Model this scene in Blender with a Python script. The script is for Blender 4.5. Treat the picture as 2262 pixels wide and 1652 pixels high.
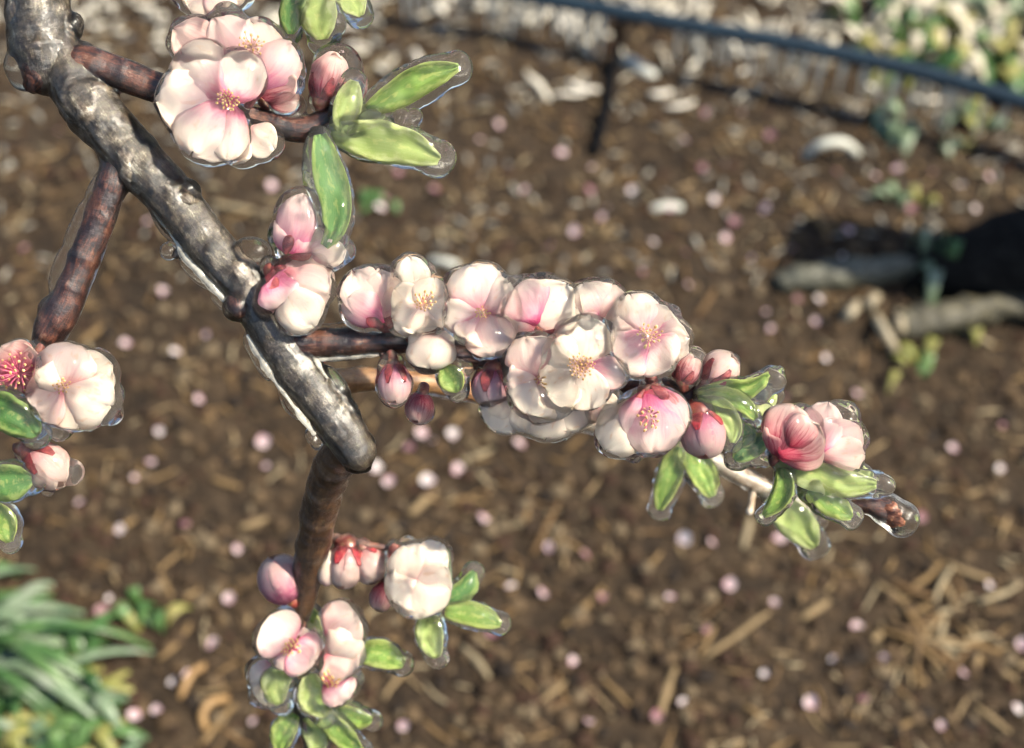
import bpy, bmesh, math, random
import numpy as np
from mathutils import Vector, Matrix, noise

random.seed(11)
rng = np.random.default_rng(11)
for o in list(bpy.data.objects):
    bpy.data.objects.remove(o, do_unlink=True)
sc = bpy.context.scene
COL = sc.collection
rad = math.radians

# ------------------------------------------------------------------ camera
CAM_H, PITCH, DIST = 1.10, 50.0, 0.525
cam_d = bpy.data.cameras.new('camera')
cam = bpy.data.objects.new('camera', cam_d)
COL.objects.link(cam)
cam.location = (0, 0, CAM_H)
cam.rotation_euler = (rad(90 - PITCH), 0, 0)
cam_d.lens = 50
cam_d.sensor_width = 36
cam_d.clip_start = 0.02
cam_d.clip_end = 500
cam_d.dof.use_dof = True
cam_d.dof.focus_distance = DIST
cam_d.dof.aperture_fstop = 6.3
sc.camera = cam

# ------------------------------------------------------------------ sky, sun, exposure
SUN = Vector((0.63, -0.13, 0.76)).normalized()          # direction towards the sun
wd = bpy.data.worlds.new('World')
sc.world = wd
wd.use_nodes = True
nt = wd.node_tree
bg = nt.nodes['Background']
sky = nt.nodes.new('ShaderNodeTexSky')
sky.sky_type = 'NISHITA'
sky.sun_disc = False
sky.sun_elevation = math.asin(SUN.z)
sky.sun_rotation = math.atan2(SUN.x, SUN.y)
nt.links.new(sky.outputs[0], bg.inputs[0])
bg.inputs[1].default_value = 0.09
sun_d = bpy.data.lights.new('sun', 'SUN')
sun_d.energy = 5.0
sun_d.angle = rad(0.55)
sun_d.color = (1.0, 0.92, 0.76)
sun = bpy.data.objects.new('sun', sun_d)
COL.objects.link(sun)
sun.rotation_euler = SUN.to_track_quat('Z', 'Y').to_euler()
vs = sc.view_settings
vs.view_transform = 'Standard'
vs.look = 'None'
vs.exposure = 1.33
vs.gamma = 1.0
vs.use_curve_mapping = False

sc.render.engine = 'CYCLES'
cy = sc.cycles
cy.use_denoising = True
try:
    cy.denoiser = 'OPENIMAGEDENOISE'
except Exception:
    pass
cy.max_bounces = 16
cy.diffuse_bounces = 4
cy.glossy_bounces = 4
cy.transmission_bounces = 12
cy.transparent_max_bounces = 24
cy.sample_clamp_indirect = 0.0
cy.blur_glossy = 10.0

# ------------------------------------------------------------------ coordinates
# u, v: position in the 2262 x 1652 view at the branch; z: units of S towards the camera
S = DIST * 0.72 / 2262
CR = Vector((1, 0, 0))
CF = Vector((0, math.cos(rad(PITCH)), -math.sin(rad(PITCH))))
CU = Vector((0, math.sin(rad(PITCH)), math.cos(rad(PITCH))))
CB = -CF
C0 = Vector((0, 0, CAM_H))


def W(u, v, z=0.0):
    d = DIST - z * S
    return C0 + CF * d + CR * ((u - 1131) / 2262 * 0.72 * d) + CU * (-(v - 826) / 2262 * 0.72 * d)


def kz(z):
    return (DIST - z * S) / DIST


def hf(x, y):
    n = noise.noise(Vector((x * 5, y * 5, 0.3))) * 0.014
    n += noise.noise(Vector((x * 14, y * 14, 4.3))) * 0.008
    n += noise.noise(Vector((x * 45, y * 45, 9.1))) * 0.004
    return n


def G(u, v, h=0.0):
    r = CF + CR * ((u - 1131) / 2262 * 0.72) + CU * (-(v - 826) / 2262 * 0.72)
    t = (CAM_H - h) / -r.z
    return C0 + r * t


def GP(u, v):
    p = G(u, v)
    for _ in range(2):
        p = G(u, v, hf(p.x, p.y))
    return p


def gscale(p):                       # metres per view unit at a ground point
    return (p - C0).dot(CF) * 0.72 / 2262


# ------------------------------------------------------------------ materials
def mat(name):
    m = bpy.data.materials.new(name)
    m.use_nodes = True
    m.node_tree.nodes.clear()
    return m, m.node_tree.nodes, m.node_tree.links


def out(n, l, sock):
    o = n.new('ShaderNodeOutputMaterial')
    l.new(sock, o.inputs[0])


def ramp(n, l, fac, stops):
    r = n.new('ShaderNodeValToRGB')
    e = r.color_ramp.elements
    while len(e) < len(stops):
        e.new(0.5)
    for el, (p, c) in zip(e, stops):
        el.position = p
        el.color = (*c, 1)
    l.new(fac, r.inputs[0])
    return r.outputs[0]


def math_n(n, l, op, a, b=None, c=None):
    m = n.new('ShaderNodeMath')
    m.operation = op
    for i, x in enumerate((a, b, c)):
        if x is None:
            continue
        if isinstance(x, (int, float)):
            m.inputs[i].default_value = x
        else:
            l.new(x, m.inputs[i])
    return m.outputs[0]


def mixcol(n, l, fac, a, b, blend='MIX'):
    m = n.new('ShaderNodeMix')
    m.data_type = 'RGBA'
    m.blend_type = blend
    for sock, x in ((m.inputs[0], fac), (m.inputs[6], a), (m.inputs[7], b)):
        if isinstance(x, (int, float)):
            sock.default_value = x
        elif isinstance(x, tuple):
            sock.default_value = (*x, 1)
        else:
            l.new(x, sock)
    return m.outputs[2]


def noise_n(n, l, scale, detail=3.0, vec=None, rough=0.55):
    t = n.new('ShaderNodeTexNoise')
    t.inputs['Scale'].default_value = scale
    t.inputs['Detail'].default_value = detail
    t.inputs['Roughness'].default_value = rough
    if vec is not None:
        l.new(vec, t.inputs['Vector'])
    return t.outputs[0]


def attr(n, name):
    a = n.new('ShaderNodeAttribute')
    a.attribute_name = name
    return a


def obj_coord(n):
    return n.new('ShaderNodeTexCoord').outputs['Object']


def scaled(n, l, vec, sx, sy, sz):
    m = n.new('ShaderNodeMapping')
    m.inputs['Scale'].default_value = (sx, sy, sz)
    l.new(vec, m.inputs['Vector'])
    return m.outputs[0]


def petal_mat(name, stops, streak=0.0, streak_col=(0.5, 0.03, 0.1), trans=0.5, spot=0.0):
    m, n, l = mat(name)
    a = attr(n, 'pq')                                     # x across, y along, z random
    sep = n.new('ShaderNodeSeparateXYZ')
    l.new(a.outputs['Vector'], sep.inputs[0])
    nz = noise_n(n, l, 3.0, 3, scaled(n, l, a.outputs['Vector'], 1.6, 1.6, 9.0))
    q = math_n(n, l, 'ADD', sep.outputs[1], math_n(n, l, 'MULTIPLY_ADD', nz, 0.36, -0.18))
    c = ramp(n, l, q, stops)
    if streak:
        st = noise_n(n, l, 1.0, 4, scaled(n, l, a.outputs['Vector'], 11, 1.2, 13), 0.65)
        f = n.new('ShaderNodeMapRange')
        f.inputs[1].default_value = 0.50
        f.inputs[2].default_value = 0.64
        l.new(st, f.inputs[0])
        fade = n.new('ShaderNodeMapRange')
        fade.inputs[1].default_value = 1.0
        fade.inputs[2].default_value = 0.35
        l.new(q, fade.inputs[0])
        c = mixcol(n, l, math_n(n, l, 'MULTIPLY', math_n(n, l, 'MULTIPLY', f.outputs[0], fade.outputs[0]), streak), c, streak_col)
    if spot:
        sp = noise_n(n, l, 5.5, 2, scaled(n, l, a.outputs['Vector'], 1, 1, 7))
        f2 = n.new('ShaderNodeMapRange')
        f2.inputs[1].default_value = 0.60
        f2.inputs[2].default_value = 0.72
        l.new(sp, f2.inputs[0])
        c = mixcol(n, l, math_n(n, l, 'MULTIPLY', f2.outputs[0], spot), c, (0.72, 0.36, 0.10))
    p = n.new('ShaderNodeBsdfPrincipled')
    p.inputs['Roughness'].default_value = 0.5
    p.inputs['Specular IOR Level'].default_value = 0.25
    l.new(c, p.inputs['Base Color'])
    bp = n.new('ShaderNodeBump')
    bp.inputs['Strength'].default_value = 0.25
    bp.inputs['Distance'].default_value = 0.001
    l.new(noise_n(n, l, 1.0, 3, scaled(n, l, a.outputs['Vector'], 9, 2, 3)), bp.inputs['Height'])
    l.new(bp.outputs[0], p.inputs['Normal'])
    t = n.new('ShaderNodeBsdfTranslucent')
    l.new(c, t.inputs[0])
    mx = n.new('ShaderNodeMixShader')
    mx.inputs[0].default_value = trans
    l.new(p.outputs[0], mx.inputs[1])
    l.new(t.outputs[0], mx.inputs[2])
    out(n, l, mx.outputs[0])
    return m


CREAM = (0.89, 0.78, 0.68)
M = {}
M['white'] = petal_mat('petal_white', [(0.06, (0.50, 0.04, 0.16)), (0.28, (0.75, 0.30, 0.39)), (0.48, (0.84, 0.62, 0.60)), (0.78, CREAM)], 0.22, (0.72, 0.28, 0.36), spot=0.25)
M['cream'] = petal_mat('petal_cream', [(0.0, (0.80, 0.50, 0.48)), (0.2, (0.84, 0.66, 0.60)), (0.5, (0.88, 0.77, 0.66)), (0.9, (0.90, 0.81, 0.70))], 0.15, (0.80, 0.44, 0.44), spot=0.35)
M['pink'] = petal_mat('petal_pink', [(0.05, (0.50, 0.03, 0.14)), (0.25, (0.72, 0.22, 0.36)), (0.5, (0.82, 0.50, 0.53)), (0.85, (0.85, 0.68, 0.62))], 0.35, (0.62, 0.10, 0.25))
M['red'] = petal_mat('petal_red', [(0.05, (0.40, 0.015, 0.05)), (0.35, (0.60, 0.14, 0.18)), (0.6, (0.76, 0.40, 0.38)), (0.9, (0.86, 0.66, 0.58))], 0.95, (0.36, 0.010, 0.05))
M['blush'] = petal_mat('petal_blush', [(0.02, (0.62, 0.14, 0.20)), (0.18, (0.80, 0.42, 0.42)), (0.45, (0.84, 0.62, 0.57)), (0.9, (0.85, 0.70, 0.62))], 0.25, (0.7, 0.2, 0.28), spot=0.3)


def simple(name, colors, scale=40.0, rough=0.5, spec=0.4, bump=0.0, trans=0.0, coords=None, stretch=None):
    m, n, l = mat(name)
    vec = obj_coord(n)
    if stretch:
        vec = scaled(n, l, vec, *stretch)
    f = noise_n(n, l, scale, 5, vec, 0.62)
    k = len(colors)
    c = ramp(n, l, f, [(0.32 + 0.36 * i / max(1, k - 1), col) for i, col in enumerate(colors)])
    p = n.new('ShaderNodeBsdfPrincipled')
    p.inputs['Roughness'].default_value = rough
    p.inputs['Specular IOR Level'].default_value = spec
    l.new(c, p.inputs['Base Color'])
    if bump:
        b = n.new('ShaderNodeBump')
        b.inputs['Strength'].default_value = bump
        b.inputs['Distance'].default_value = 0.002
        l.new(f, b.inputs['Height'])
        l.new(b.outputs[0], p.inputs['Normal'])
    s = p.outputs[0]
    if trans:
        t = n.new('ShaderNodeBsdfTranslucent')
        l.new(c, t.inputs[0])
        mx = n.new('ShaderNodeMixShader')
        mx.inputs[0].default_value = trans
        l.new(s, mx.inputs[1])
        l.new(t.outputs[0], mx.inputs[2])
        s = mx.outputs[0]
    out(n, l, s)
    return m


def colattr_mat(name, rough=0.8, spec=0.2, trans=0.0):
    m, n, l = mat(name)
    a = attr(n, 'col')
    f = noise_n(n, l, 130, 3, obj_coord(n))
    c = mixcol(n, l, math_n(n, l, 'MULTIPLY_ADD', f, 0.9, -0.2), a.outputs['Color'], (0.02, 0.013, 0.008), 'MIX')
    c = mixcol(n, l, 0.65, c, a.outputs['Color'])
    p = n.new('ShaderNodeBsdfPrincipled')
    p.inputs['Roughness'].default_value = rough
    p.inputs['Specular IOR Level'].default_value = spec
    l.new(c, p.inputs['Base Color'])
    out(n, l, p.outputs[0])
    return m


def bark_mat(name, stops, band, blotch=(0.02, 0.015, 0.013), rough=0.38, bump=0.6, spec=0.7):
    m, n, l = mat(name)
    a = attr(n, 'bk')                                      # x around (m), y along (m)
    v = a.outputs['Vector']
    long = noise_n(n, l, 1.0, 6, scaled(n, l, v, 420, 130, 1), 0.8)
    rings = noise_n(n, l, 1.0, 4, scaled(n, l, v, 70, 380, 1), 0.7)
    big = noise_n(n, l, 120, 6, obj_coord(n), 0.72)
    f = math_n(n, l, 'ADD', math_n(n, l, 'MULTIPLY', long, 0.5), math_n(n, l, 'MULTIPLY', big, 0.5))
    c = ramp(n, l, f, stops)
    r = n.new('ShaderNodeMapRange')
    r.inputs[1].default_value = 0.54
    r.inputs[2].default_value = 0.66
    l.new(rings, r.inputs[0])
    c = mixcol(n, l, math_n(n, l, 'MULTIPLY', r.outputs[0], band), c, blotch)
    p = n.new('ShaderNodeBsdfPrincipled')
    p.inputs['Roughness'].default_value = rough
    p.inputs['Specular IOR Level'].default_value = spec
    l.new(c, p.inputs['Base Color'])
    b = n.new('ShaderNodeBump')
    b.inputs['Strength'].default_value = bump
    b.inputs['Distance'].default_value = 0.0012
    l.new(math_n(n, l, 'ADD', f, math_n(n, l, 'MULTIPLY', rings, 0.8)), b.inputs['Height'])
    l.new(b.outputs[0], p.inputs['Normal'])
    out(n, l, p.outputs[0])
    return m


M['bark_limb'] = bark_mat('bark_limb', [(0.40, (0.010, 0.007, 0.005)), (0.49, (0.050, 0.032, 0.018)), (0.57, (0.15, 0.115, 0.075)), (0.66, (0.66, 0.59, 0.46))], 0.3, rough=0.33, spec=1.0, bump=0.7)
M['bark_shoot'] = bark_mat('bark_shoot', [(0.36, (0.015, 0.011, 0.014)), (0.48, (0.035, 0.016, 0.015)), (0.56, (0.17, 0.055, 0.028)), (0.66, (0.36, 0.24, 0.16))], 0.8, (0.010, 0.009, 0.014))
M['bark_brown'] = bark_mat('bark_brown', [(0.36, (0.035, 0.018, 0.010)), (0.48, (0.085, 0.040, 0.018)), (0.58, (0.17, 0.085, 0.035)), (0.68, (0.30, 0.20, 0.11))], 0.6)
M['bark_pale'] = bark_mat('bark_pale', [(0.36, (0.14, 0.08, 0.04)), (0.48, (0.36, 0.26, 0.17)), (0.58, (0.62, 0.55, 0.45)), (0.68, (0.75, 0.70, 0.62))], 0.3)
M['bark_orange'] = bark_mat('bark_orange', [(0.36, (0.10, 0.045, 0.018)), (0.5, (0.32, 0.15, 0.05)), (0.66, (0.50, 0.30, 0.14))], 0.3)
M['trunk'] = bark_mat('trunk_shade_bark', [(0.36, (0.004, 0.0035, 0.003)), (0.5, (0.010, 0.009, 0.008)), (0.62, (0.028, 0.025, 0.020))], 0.3, rough=1.0, spec=0.05)  # near-black colour stands in for the deep shade on trunk and root


def ice_mat(name, tint=(0.985, 0.99, 0.985), bump=0.4, bscale=150.0, gloss=0.045, streak=None, veil=0.04):
    """Clear ice: refraction with Fresnel reflection over a faintly uneven surface."""
    m, n, l = mat(name)
    b = n.new('ShaderNodeBump')
    b.inputs['Strength'].default_value = bump
    b.inputs['Distance'].default_value = 0.001
    vec = obj_coord(n)
    if streak is not None:                                 # ridges drawn out along the limb
        dt = n.new('ShaderNodeVectorMath')
        dt.operation = 'DOT_PRODUCT'
        l.new(vec, dt.inputs[0])
        dt.inputs[1].default_value = streak
        sv = n.new('ShaderNodeVectorMath')
        sv.operation = 'SCALE'
        sv.inputs[0].default_value = streak
        l.new(math_n(n, l, 'MULTIPLY', dt.outputs['Value'], 0.87), sv.inputs['Scale'])
        sb = n.new('ShaderNodeVectorMath')
        sb.operation = 'SUBTRACT'
        l.new(vec, sb.inputs[0])
        l.new(sv.outputs[0], sb.inputs[1])
        vec = sb.outputs[0]
    l.new(noise_n(n, l, bscale, 4 if streak is not None else 2, vec, 0.6), b.inputs['Height'])
    rf = n.new('ShaderNodeBsdfRefraction')
    rf.inputs['Color'].default_value = (*tint, 1)
    rf.inputs['IOR'].default_value = 1.31
    rf.inputs['Roughness'].default_value = 0.0
    l.new(b.outputs[0], rf.inputs['Normal'])
    fr = n.new('ShaderNodeFresnel')
    fr.inputs[0].default_value = 1.31
    l.new(b.outputs[0], fr.inputs['Normal'])
    gl = n.new('ShaderNodeBsdfGlossy')
    gl.inputs['Roughness'].default_value = gloss
    l.new(b.outputs[0], gl.inputs['Normal'])
    m2 = n.new('ShaderNodeMixShader')
    l.new(fr.outputs[0], m2.inputs[0])
    l.new(rf.outputs[0], m2.inputs[1])
    l.new(gl.outputs[0], m2.inputs[2])
    if veil:                                               # fine bubbles give the ice a faint milky veil
        df = n.new('ShaderNodeBsdfDiffuse')
        df.inputs[0].default_value = (0.90, 0.86, 0.80, 1)
        tl = n.new('ShaderNodeBsdfTranslucent')
        tl.inputs[0].default_value = (0.90, 0.86, 0.80, 1)
        mv = n.new('ShaderNodeMixShader')
        mv.inputs[0].default_value = 0.5
        l.new(df.outputs[0], mv.inputs[1])
        l.new(tl.outputs[0], mv.inputs[2])
        rg = n.new('ShaderNodeMapRange')
        rg.inputs[1].default_value = 0.38
        rg.inputs[2].default_value = 0.66
        rg.inputs[3].default_value = veil * 0.35
        rg.inputs[4].default_value = veil * 1.5
        l.new(noise_n(n, l, 70, 3, obj_coord(n)), rg.inputs[0])
        m3 = n.new('ShaderNodeMixShader')
        l.new(rg.outputs[0], m3.inputs[0])
        l.new(m2.outputs[0], m3.inputs[1])
        l.new(mv.outputs[0], m3.inputs[2])
        m2 = m3
    out(n, l, m2.outputs[0])
    return m


M['ice'] = ice_mat('ice_clear')
M['ice_wood'] = ice_mat('ice_wood', bump=0.75, bscale=280, gloss=0.29, streak=tuple(CR * 0.62 - CU * 0.78), veil=0.0)


def milky_mat(name, col, clear):
    m, n, l = mat(name)
    p = n.new('ShaderNodeBsdfPrincipled')
    p.inputs['Base Color'].default_value = (*col, 1)
    p.inputs['Roughness'].default_value = 0.18
    tl = n.new('ShaderNodeBsdfTranslucent')
    tl.inputs[0].default_value = (*col, 1)
    tr = n.new('ShaderNodeBsdfTransparent')
    a = n.new('ShaderNodeMixShader')
    a.inputs[0].default_value = 0.45
    l.new(p.outputs[0], a.inputs[1])
    l.new(tl.outputs[0], a.inputs[2])
    f = noise_n(n, l, 210, 3, obj_coord(n))
    r = n.new('ShaderNodeMapRange')
    r.inputs[1].default_value = 0.35
    r.inputs[2].default_value = 0.65
    r.inputs[3].default_value = clear * 0.4
    r.inputs[4].default_value = clear
    l.new(f, r.inputs[0])
    mx = n.new('ShaderNodeMixShader')
    l.new(r.outputs[0], mx.inputs[0])
    l.new(a.outputs[0], mx.inputs[1])
    l.new(tr.outputs[0], mx.inputs[2])
    out(n, l, mx.outputs[0])
    return m


M['milky'] = milky_mat('ice_lit_edge', (0.85, 0.82, 0.72), 0.8)  # pale colour stands in for sunlight caught in the ice edge
M['icicle'] = milky_mat('ice_icicle', (0.86, 0.80, 0.68), 0.1)


def leaf_mat(name, top, edge, rib):
    m, n, l = mat(name)
    a = attr(n, 'pq')
    sep = n.new('ShaderNodeSeparateXYZ')
    l.new(a.outputs['Vector'], sep.inputs[0])
    ab = math_n(n, l, 'ABSOLUTE', sep.outputs[0])
    nz = noise_n(n, l, 3.0, 4, scaled(n, l, a.outputs['Vector'], 1.5, 4, 7))
    f = math_n(n, l, 'ADD', ab, math_n(n, l, 'MULTIPLY_ADD', nz, 1.3, -0.6))
    c = ramp(n, l, f, [(0.0, tuple(0.5 * (x + y) for x, y in zip(rib, top))), (0.12, top), (0.5, top), (0.85, edge)])
    vein = n.new('ShaderNodeTexWave')
    vein.inputs['Scale'].default_value = 2.6
    vein.inputs['Distortion'].default_value = 2.0
    l.new(scaled(n, l, a.outputs['Vector'], 1.0, 2.2, 0), vein.inputs['Vector'])
    c = mixcol(n, l, math_n(n, l, 'MULTIPLY', vein.outputs[1], 0.12), c, edge)
    p = n.new('ShaderNodeBsdfPrincipled')
    p.inputs['Roughness'].default_value = 0.55
    l.new(c, p.inputs['Base Color'])
    t = n.new('ShaderNodeBsdfTranslucent')
    l.new(c, t.inputs[0])
    mx = n.new('ShaderNodeMixShader')
    mx.inputs[0].default_value = 0.5
    l.new(p.outputs[0], mx.inputs[1])
    l.new(t.outputs[0], mx.inputs[2])
    out(n, l, mx.outputs[0])
    return m


M['leaf'] = leaf_mat('leaf_green', (0.22, 0.37, 0.05), (0.48, 0.56, 0.15), (0.62, 0.62, 0.16))
M['leaf_dark'] = leaf_mat('leaf_dark', (0.10, 0.27, 0.05), (0.36, 0.48, 0.13), (0.50, 0.54, 0.15))
M['leaf_pale'] = leaf_mat('leaf_pale', (0.45, 0.55, 0.16), (0.64, 0.69, 0.32), (0.70, 0.70, 0.26))
M['sepal'] = simple('sepal_red', [(0.10, 0.012, 0.014), (0.24, 0.022, 0.03), (0.36, 0.07, 0.06)], 500, 0.4)
M['calyx'] = simple('calyx', [(0.13, 0.018, 0.014), (0.20, 0.040, 0.026), (0.18, 0.10, 0.04)], 400, 0.4)
M['anther'] = simple('anther_yellow', [(0.66, 0.36, 0.10), (0.80, 0.58, 0.26)], 900, 0.6)
M['filament'] = simple('filament_pink', [(0.75, 0.40, 0.36), (0.80, 0.58, 0.48)], 900, 0.6)
M['filament_red'] = simple('filament_red', [(0.50, 0.05, 0.14), (0.66, 0.16, 0.24)], 900, 0.6)
M['scale_bud'] = simple('bud_scale', [(0.05, 0.015, 0.008), (0.22, 0.07, 0.03), (0.36, 0.15, 0.07)], 420, 0.5, bump=0.6)


# ------------------------------------------------------------------ object helpers
def new_obj(name, verts, faces, m, parent=None, smooth=True):
    me = bpy.data.meshes.new(name)
    me.from_pydata([tuple(v) for v in verts], [], faces)
    me.update()
    if smooth:
        me.shade_smooth()
    if m is not None:
        me.materials.append(m)
    o = bpy.data.objects.new(name, me)
    COL.objects.link(o)
    if parent is not None:
        o.parent = parent
        o.matrix_parent_inverse = Matrix.Identity(4)
    return o


def vattr(o, name, data):
    a = o.data.attributes.new(name, 'FLOAT_VECTOR', 'POINT')
    a.data.foreach_set('vector', np.asarray(data, dtype=np.float32).ravel())


def cattr(o, data):
    a = o.data.color_attributes.new('col', 'FLOAT_COLOR', 'POINT')
    d = np.ones((len(data), 4), dtype=np.float32)
    d[:, :3] = data
    a.data.foreach_set('color', d.ravel())


def tag(o, label=None, cat=None, group=None, kind=None):
    for k, v in (('label', label), ('category', cat), ('group', group), ('kind', kind)):
        if v:
            o[k] = v
    return o


def empty(name, loc=(0, 0, 0), parent=None):
    o = bpy.data.objects.new(name, None)
    o.empty_display_size = 0.02
    COL.objects.link(o)
    o.location = loc
    if parent is not None:
        o.parent = parent
    return o


_bm = bmesh.new()
bmesh.ops.create_icosphere(_bm, subdivisions=3, radius=1.0)
_bm.verts.ensure_lookup_table()
ICO_V = np.array([v.co[:] for v in _bm.verts])
ICO_F = [tuple(v.index for v in f.verts) for f in _bm.faces]
_bm.free()
_bm = bmesh.new()
bmesh.ops.create_icosphere(_bm, subdivisions=1, radius=1.0)
_bm.verts.ensure_lookup_table()
ICO1_V = np.array([v.co[:] for v in _bm.verts])
ICO1_F = [tuple(v.index for v in f.verts) for f in _bm.faces]
_bm.free()


class Geo:
    def __init__(self):
        self.v, self.f, self.c = [], [], []

    def add(self, v, f, c=None):
        b = len(self.v)
        self.v.extend([tuple(x) for x in v])
        self.f.extend([tuple(i + b for i in q) for q in f])
        if c is not None:
            self.c.extend([c] * len(v))

    def ball(self, center, ax, ay, az):
        """ellipsoid: three world half-axes"""
        Mx = np.array([ax[:], ay[:], az[:]])
        self.add(ICO_V @ Mx + np.array(center[:]), ICO_F)


def catmull(pts, per):
    P = [np.array(p, dtype=float) for p in pts]
    P = [2 * P[0] - P[1]] + P + [2 * P[-1] - P[-2]]
    res = []
    for i in range(1, len(P) - 2):
        seg = np.linalg.norm((P[i + 1] - P[i])[:3])
        k = max(2, int(seg / per))
        for j in range(k):
            t = j / k
            a, b, c, d = P[i - 1], P[i], P[i + 1], P[i + 2]
            res.append(0.5 * ((2 * b) + (c - a) * t + (2 * a - 5 * b + 4 * c - d) * t * t + (3 * b - a - 3 * c + d) * t ** 3))
    res.append(P[-2])
    return res


def tube_geo(pts, seg=24, per=0.0009, rough=0.0, rscale=200.0, nodes=None, seed=0.0, cap=True):
    """pts: rows (x, y, z, r) in metres. returns verts, faces, bark coordinates"""
    cs = catmull(pts, per)
    V, F, BK = [], [], []
    n = len(cs)
    prev = None
    along = 0.0
    rings = []
    for i, c in enumerate(cs):
        p = Vector(c[:3])
        t = Vector(cs[min(i + 1, n - 1)][:3]) - Vector(cs[max(i - 1, 0)][:3])
        t.normalize()
        if prev is None:
            a = t.cross(Vector((0.3, 0.2, 1))).normalized()
        else:
            a = (prev - t * prev.dot(t)).normalized()
        prev = a
        b = t.cross(a)
        if i:
            along += (p - Vector(cs[i - 1][:3])).length
        r = max(c[3], 1e-5)
        if nodes:
            for (na, amp, wid) in nodes:
                r *= 1 + amp * math.exp(-((along - na) / wid) ** 2)
        rings.append((p, t, a, b, r, along))
    def ring(p, a, b, r, al):
        for k in range(seg):
            th = 2 * math.pi * k / seg
            d = a * math.cos(th) + b * math.sin(th)
            rr = r
            if rough:
                rr *= 1 + rough * noise.noise((p + d * r) * rscale + Vector((seed, seed, 0)))
                rr *= 1 + rough * 0.5 * noise.noise((p + d * r) * rscale * 2.7 + Vector((seed, 0, seed)))
            V.append(p + d * rr)
            BK.append((th / (2 * math.pi) * 0.06 if th <= math.pi else (2 * math.pi - th) / (2 * math.pi) * 0.06 + 0.5, al, seed))
    if cap:
        p, t, a, b, r, al = rings[0]
        for s_, k_ in ((0.85, 0.35), (0.5, 0.78)):
            ring(p - t * r * s_, a, b, r * k_, al - r * s_)
    for (p, t, a, b, r, al) in rings:
        ring(p, a, b, r, al)
    if cap:
        p, t, a, b, r, al = rings[-1]
        for s_, k_ in ((0.5, 0.78), (0.85, 0.35)):
            ring(p + t * r * s_, a, b, r * k_, al + r * s_)
    nr = len(V) // seg
    for i in range(nr - 1):
        for k in range(seg):
            k2 = (k + 1) % seg
            F.append((i * seg + k, i * seg + k2, (i + 1) * seg + k2, (i + 1) * seg + k))
    F.append(tuple(range(seg - 1, -1, -1)))
    F.append(tuple(range((nr - 1) * seg, nr * seg)))
    return V, F, BK


def wpts(rows, dr=0.0, mul=1.0):
    """rows (u, v, z, r) in view units -> world rows in metres"""
    res = []
    for (u, v, z, r) in rows:
        p = W(u, v, z)
        res.append((p.x, p.y, p.z, (r * mul + dr) * S * kz(z)))
    return res


def wood(name, rows, m, parent, seg=26, rough=0.10, rscale=170, nodes=None, seed=0.0):
    V, F, B = tube_geo(wpts(rows), seg, 0.0009, rough, rscale, nodes, seed)
    o = new_obj(name, V, F, m, parent)
    vattr(o, 'bk', B)
    return o


def remeshed(name, geo, m, parent, voxel=0.0008, smooth=8, fac=0.5, lump=0.0007, lfreq=115.0):
    me = bpy.data.meshes.new('tmp')
    me.from_pydata(geo.v, [], geo.f)
    me.update()
    t = bpy.data.objects.new('tmp', me)
    COL.objects.link(t)
    md = t.modifiers.new('r', 'REMESH')
    md.mode = 'VOXEL'
    md.voxel_size = voxel
    md.use_smooth_shade = True
    s = t.modifiers.new('s', 'SMOOTH')
    s.factor = fac
    s.iterations = smooth
    dg = bpy.context.evaluated_depsgraph_get()
    res = bpy.data.meshes.new_from_object(t.evaluated_get(dg))
    bpy.data.objects.remove(t, do_unlink=True)
    bpy.data.meshes.remove(me)
    res.name = name
    res.materials.clear()
    res.materials.append(m)
    nv = len(res.vertices)
    co = np.empty(nv * 3, dtype=np.float32)
    res.vertices.foreach_get('co', co)
    no = np.empty(nv * 3, dtype=np.float32)
    res.vertex_normals.foreach_get('vector', no)
    co, no = co.reshape(-1, 3), no.reshape(-1, 3)
    if lump:
        d = np.array([noise.noise(Vector(c) * lfreq) + 0.35 * noise.noise(Vector(c) * lfreq * 2.3) for c in co.tolist()])
        co = co + no * (d * lump)[:, None]
        res.vertices.foreach_set('co', co.astype(np.float32).ravel())
        res.update()
    res.shade_smooth()
    o = bpy.data.objects.new(name, res)
    COL.objects.link(o)
    if parent is not None:
        o.parent = parent
    return o


def deep(z):
    return z * 1.25 if z < -200 else z


class Frame:
    """local view-aligned frame with a fixed distance: (u, v, z) in view units -> world, rigid"""
    def __init__(self, z0):
        z0 = deep(z0)
        self.z0, self.k = z0, kz(z0)
        self.s = S * self.k
        self.o = W(1131, 826, z0)

    def p(self, u, v, z):
        return self.o + CR * ((u - 1131) * self.s) + CU * ((826 - v) * self.s) + CB * (z * self.s)

    def d(self, x, y, z):
        return CR * (x * self.s) + CU * (y * self.s) + CB * (z * self.s)


def blade_axes(b, t, zb, zt, roll=0.0):
    a = Vector((t[0] - b[0], -(t[1] - b[1]), zt - zb))
    L = a.length
    a.normalize()
    sd = a.cross(Vector((0, 0, 1)))
    if sd.length < 1e-3:
        sd = Vector((1, 0, 0))
    sd.normalize()
    nr = sd.cross(a)
    if nr.z < 0:
        nr = -nr
    if roll:
        q = Matrix.Rotation(roll, 3, a)
        sd, nr = q @ sd, q @ nr
    return a, sd, nr, L


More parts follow.
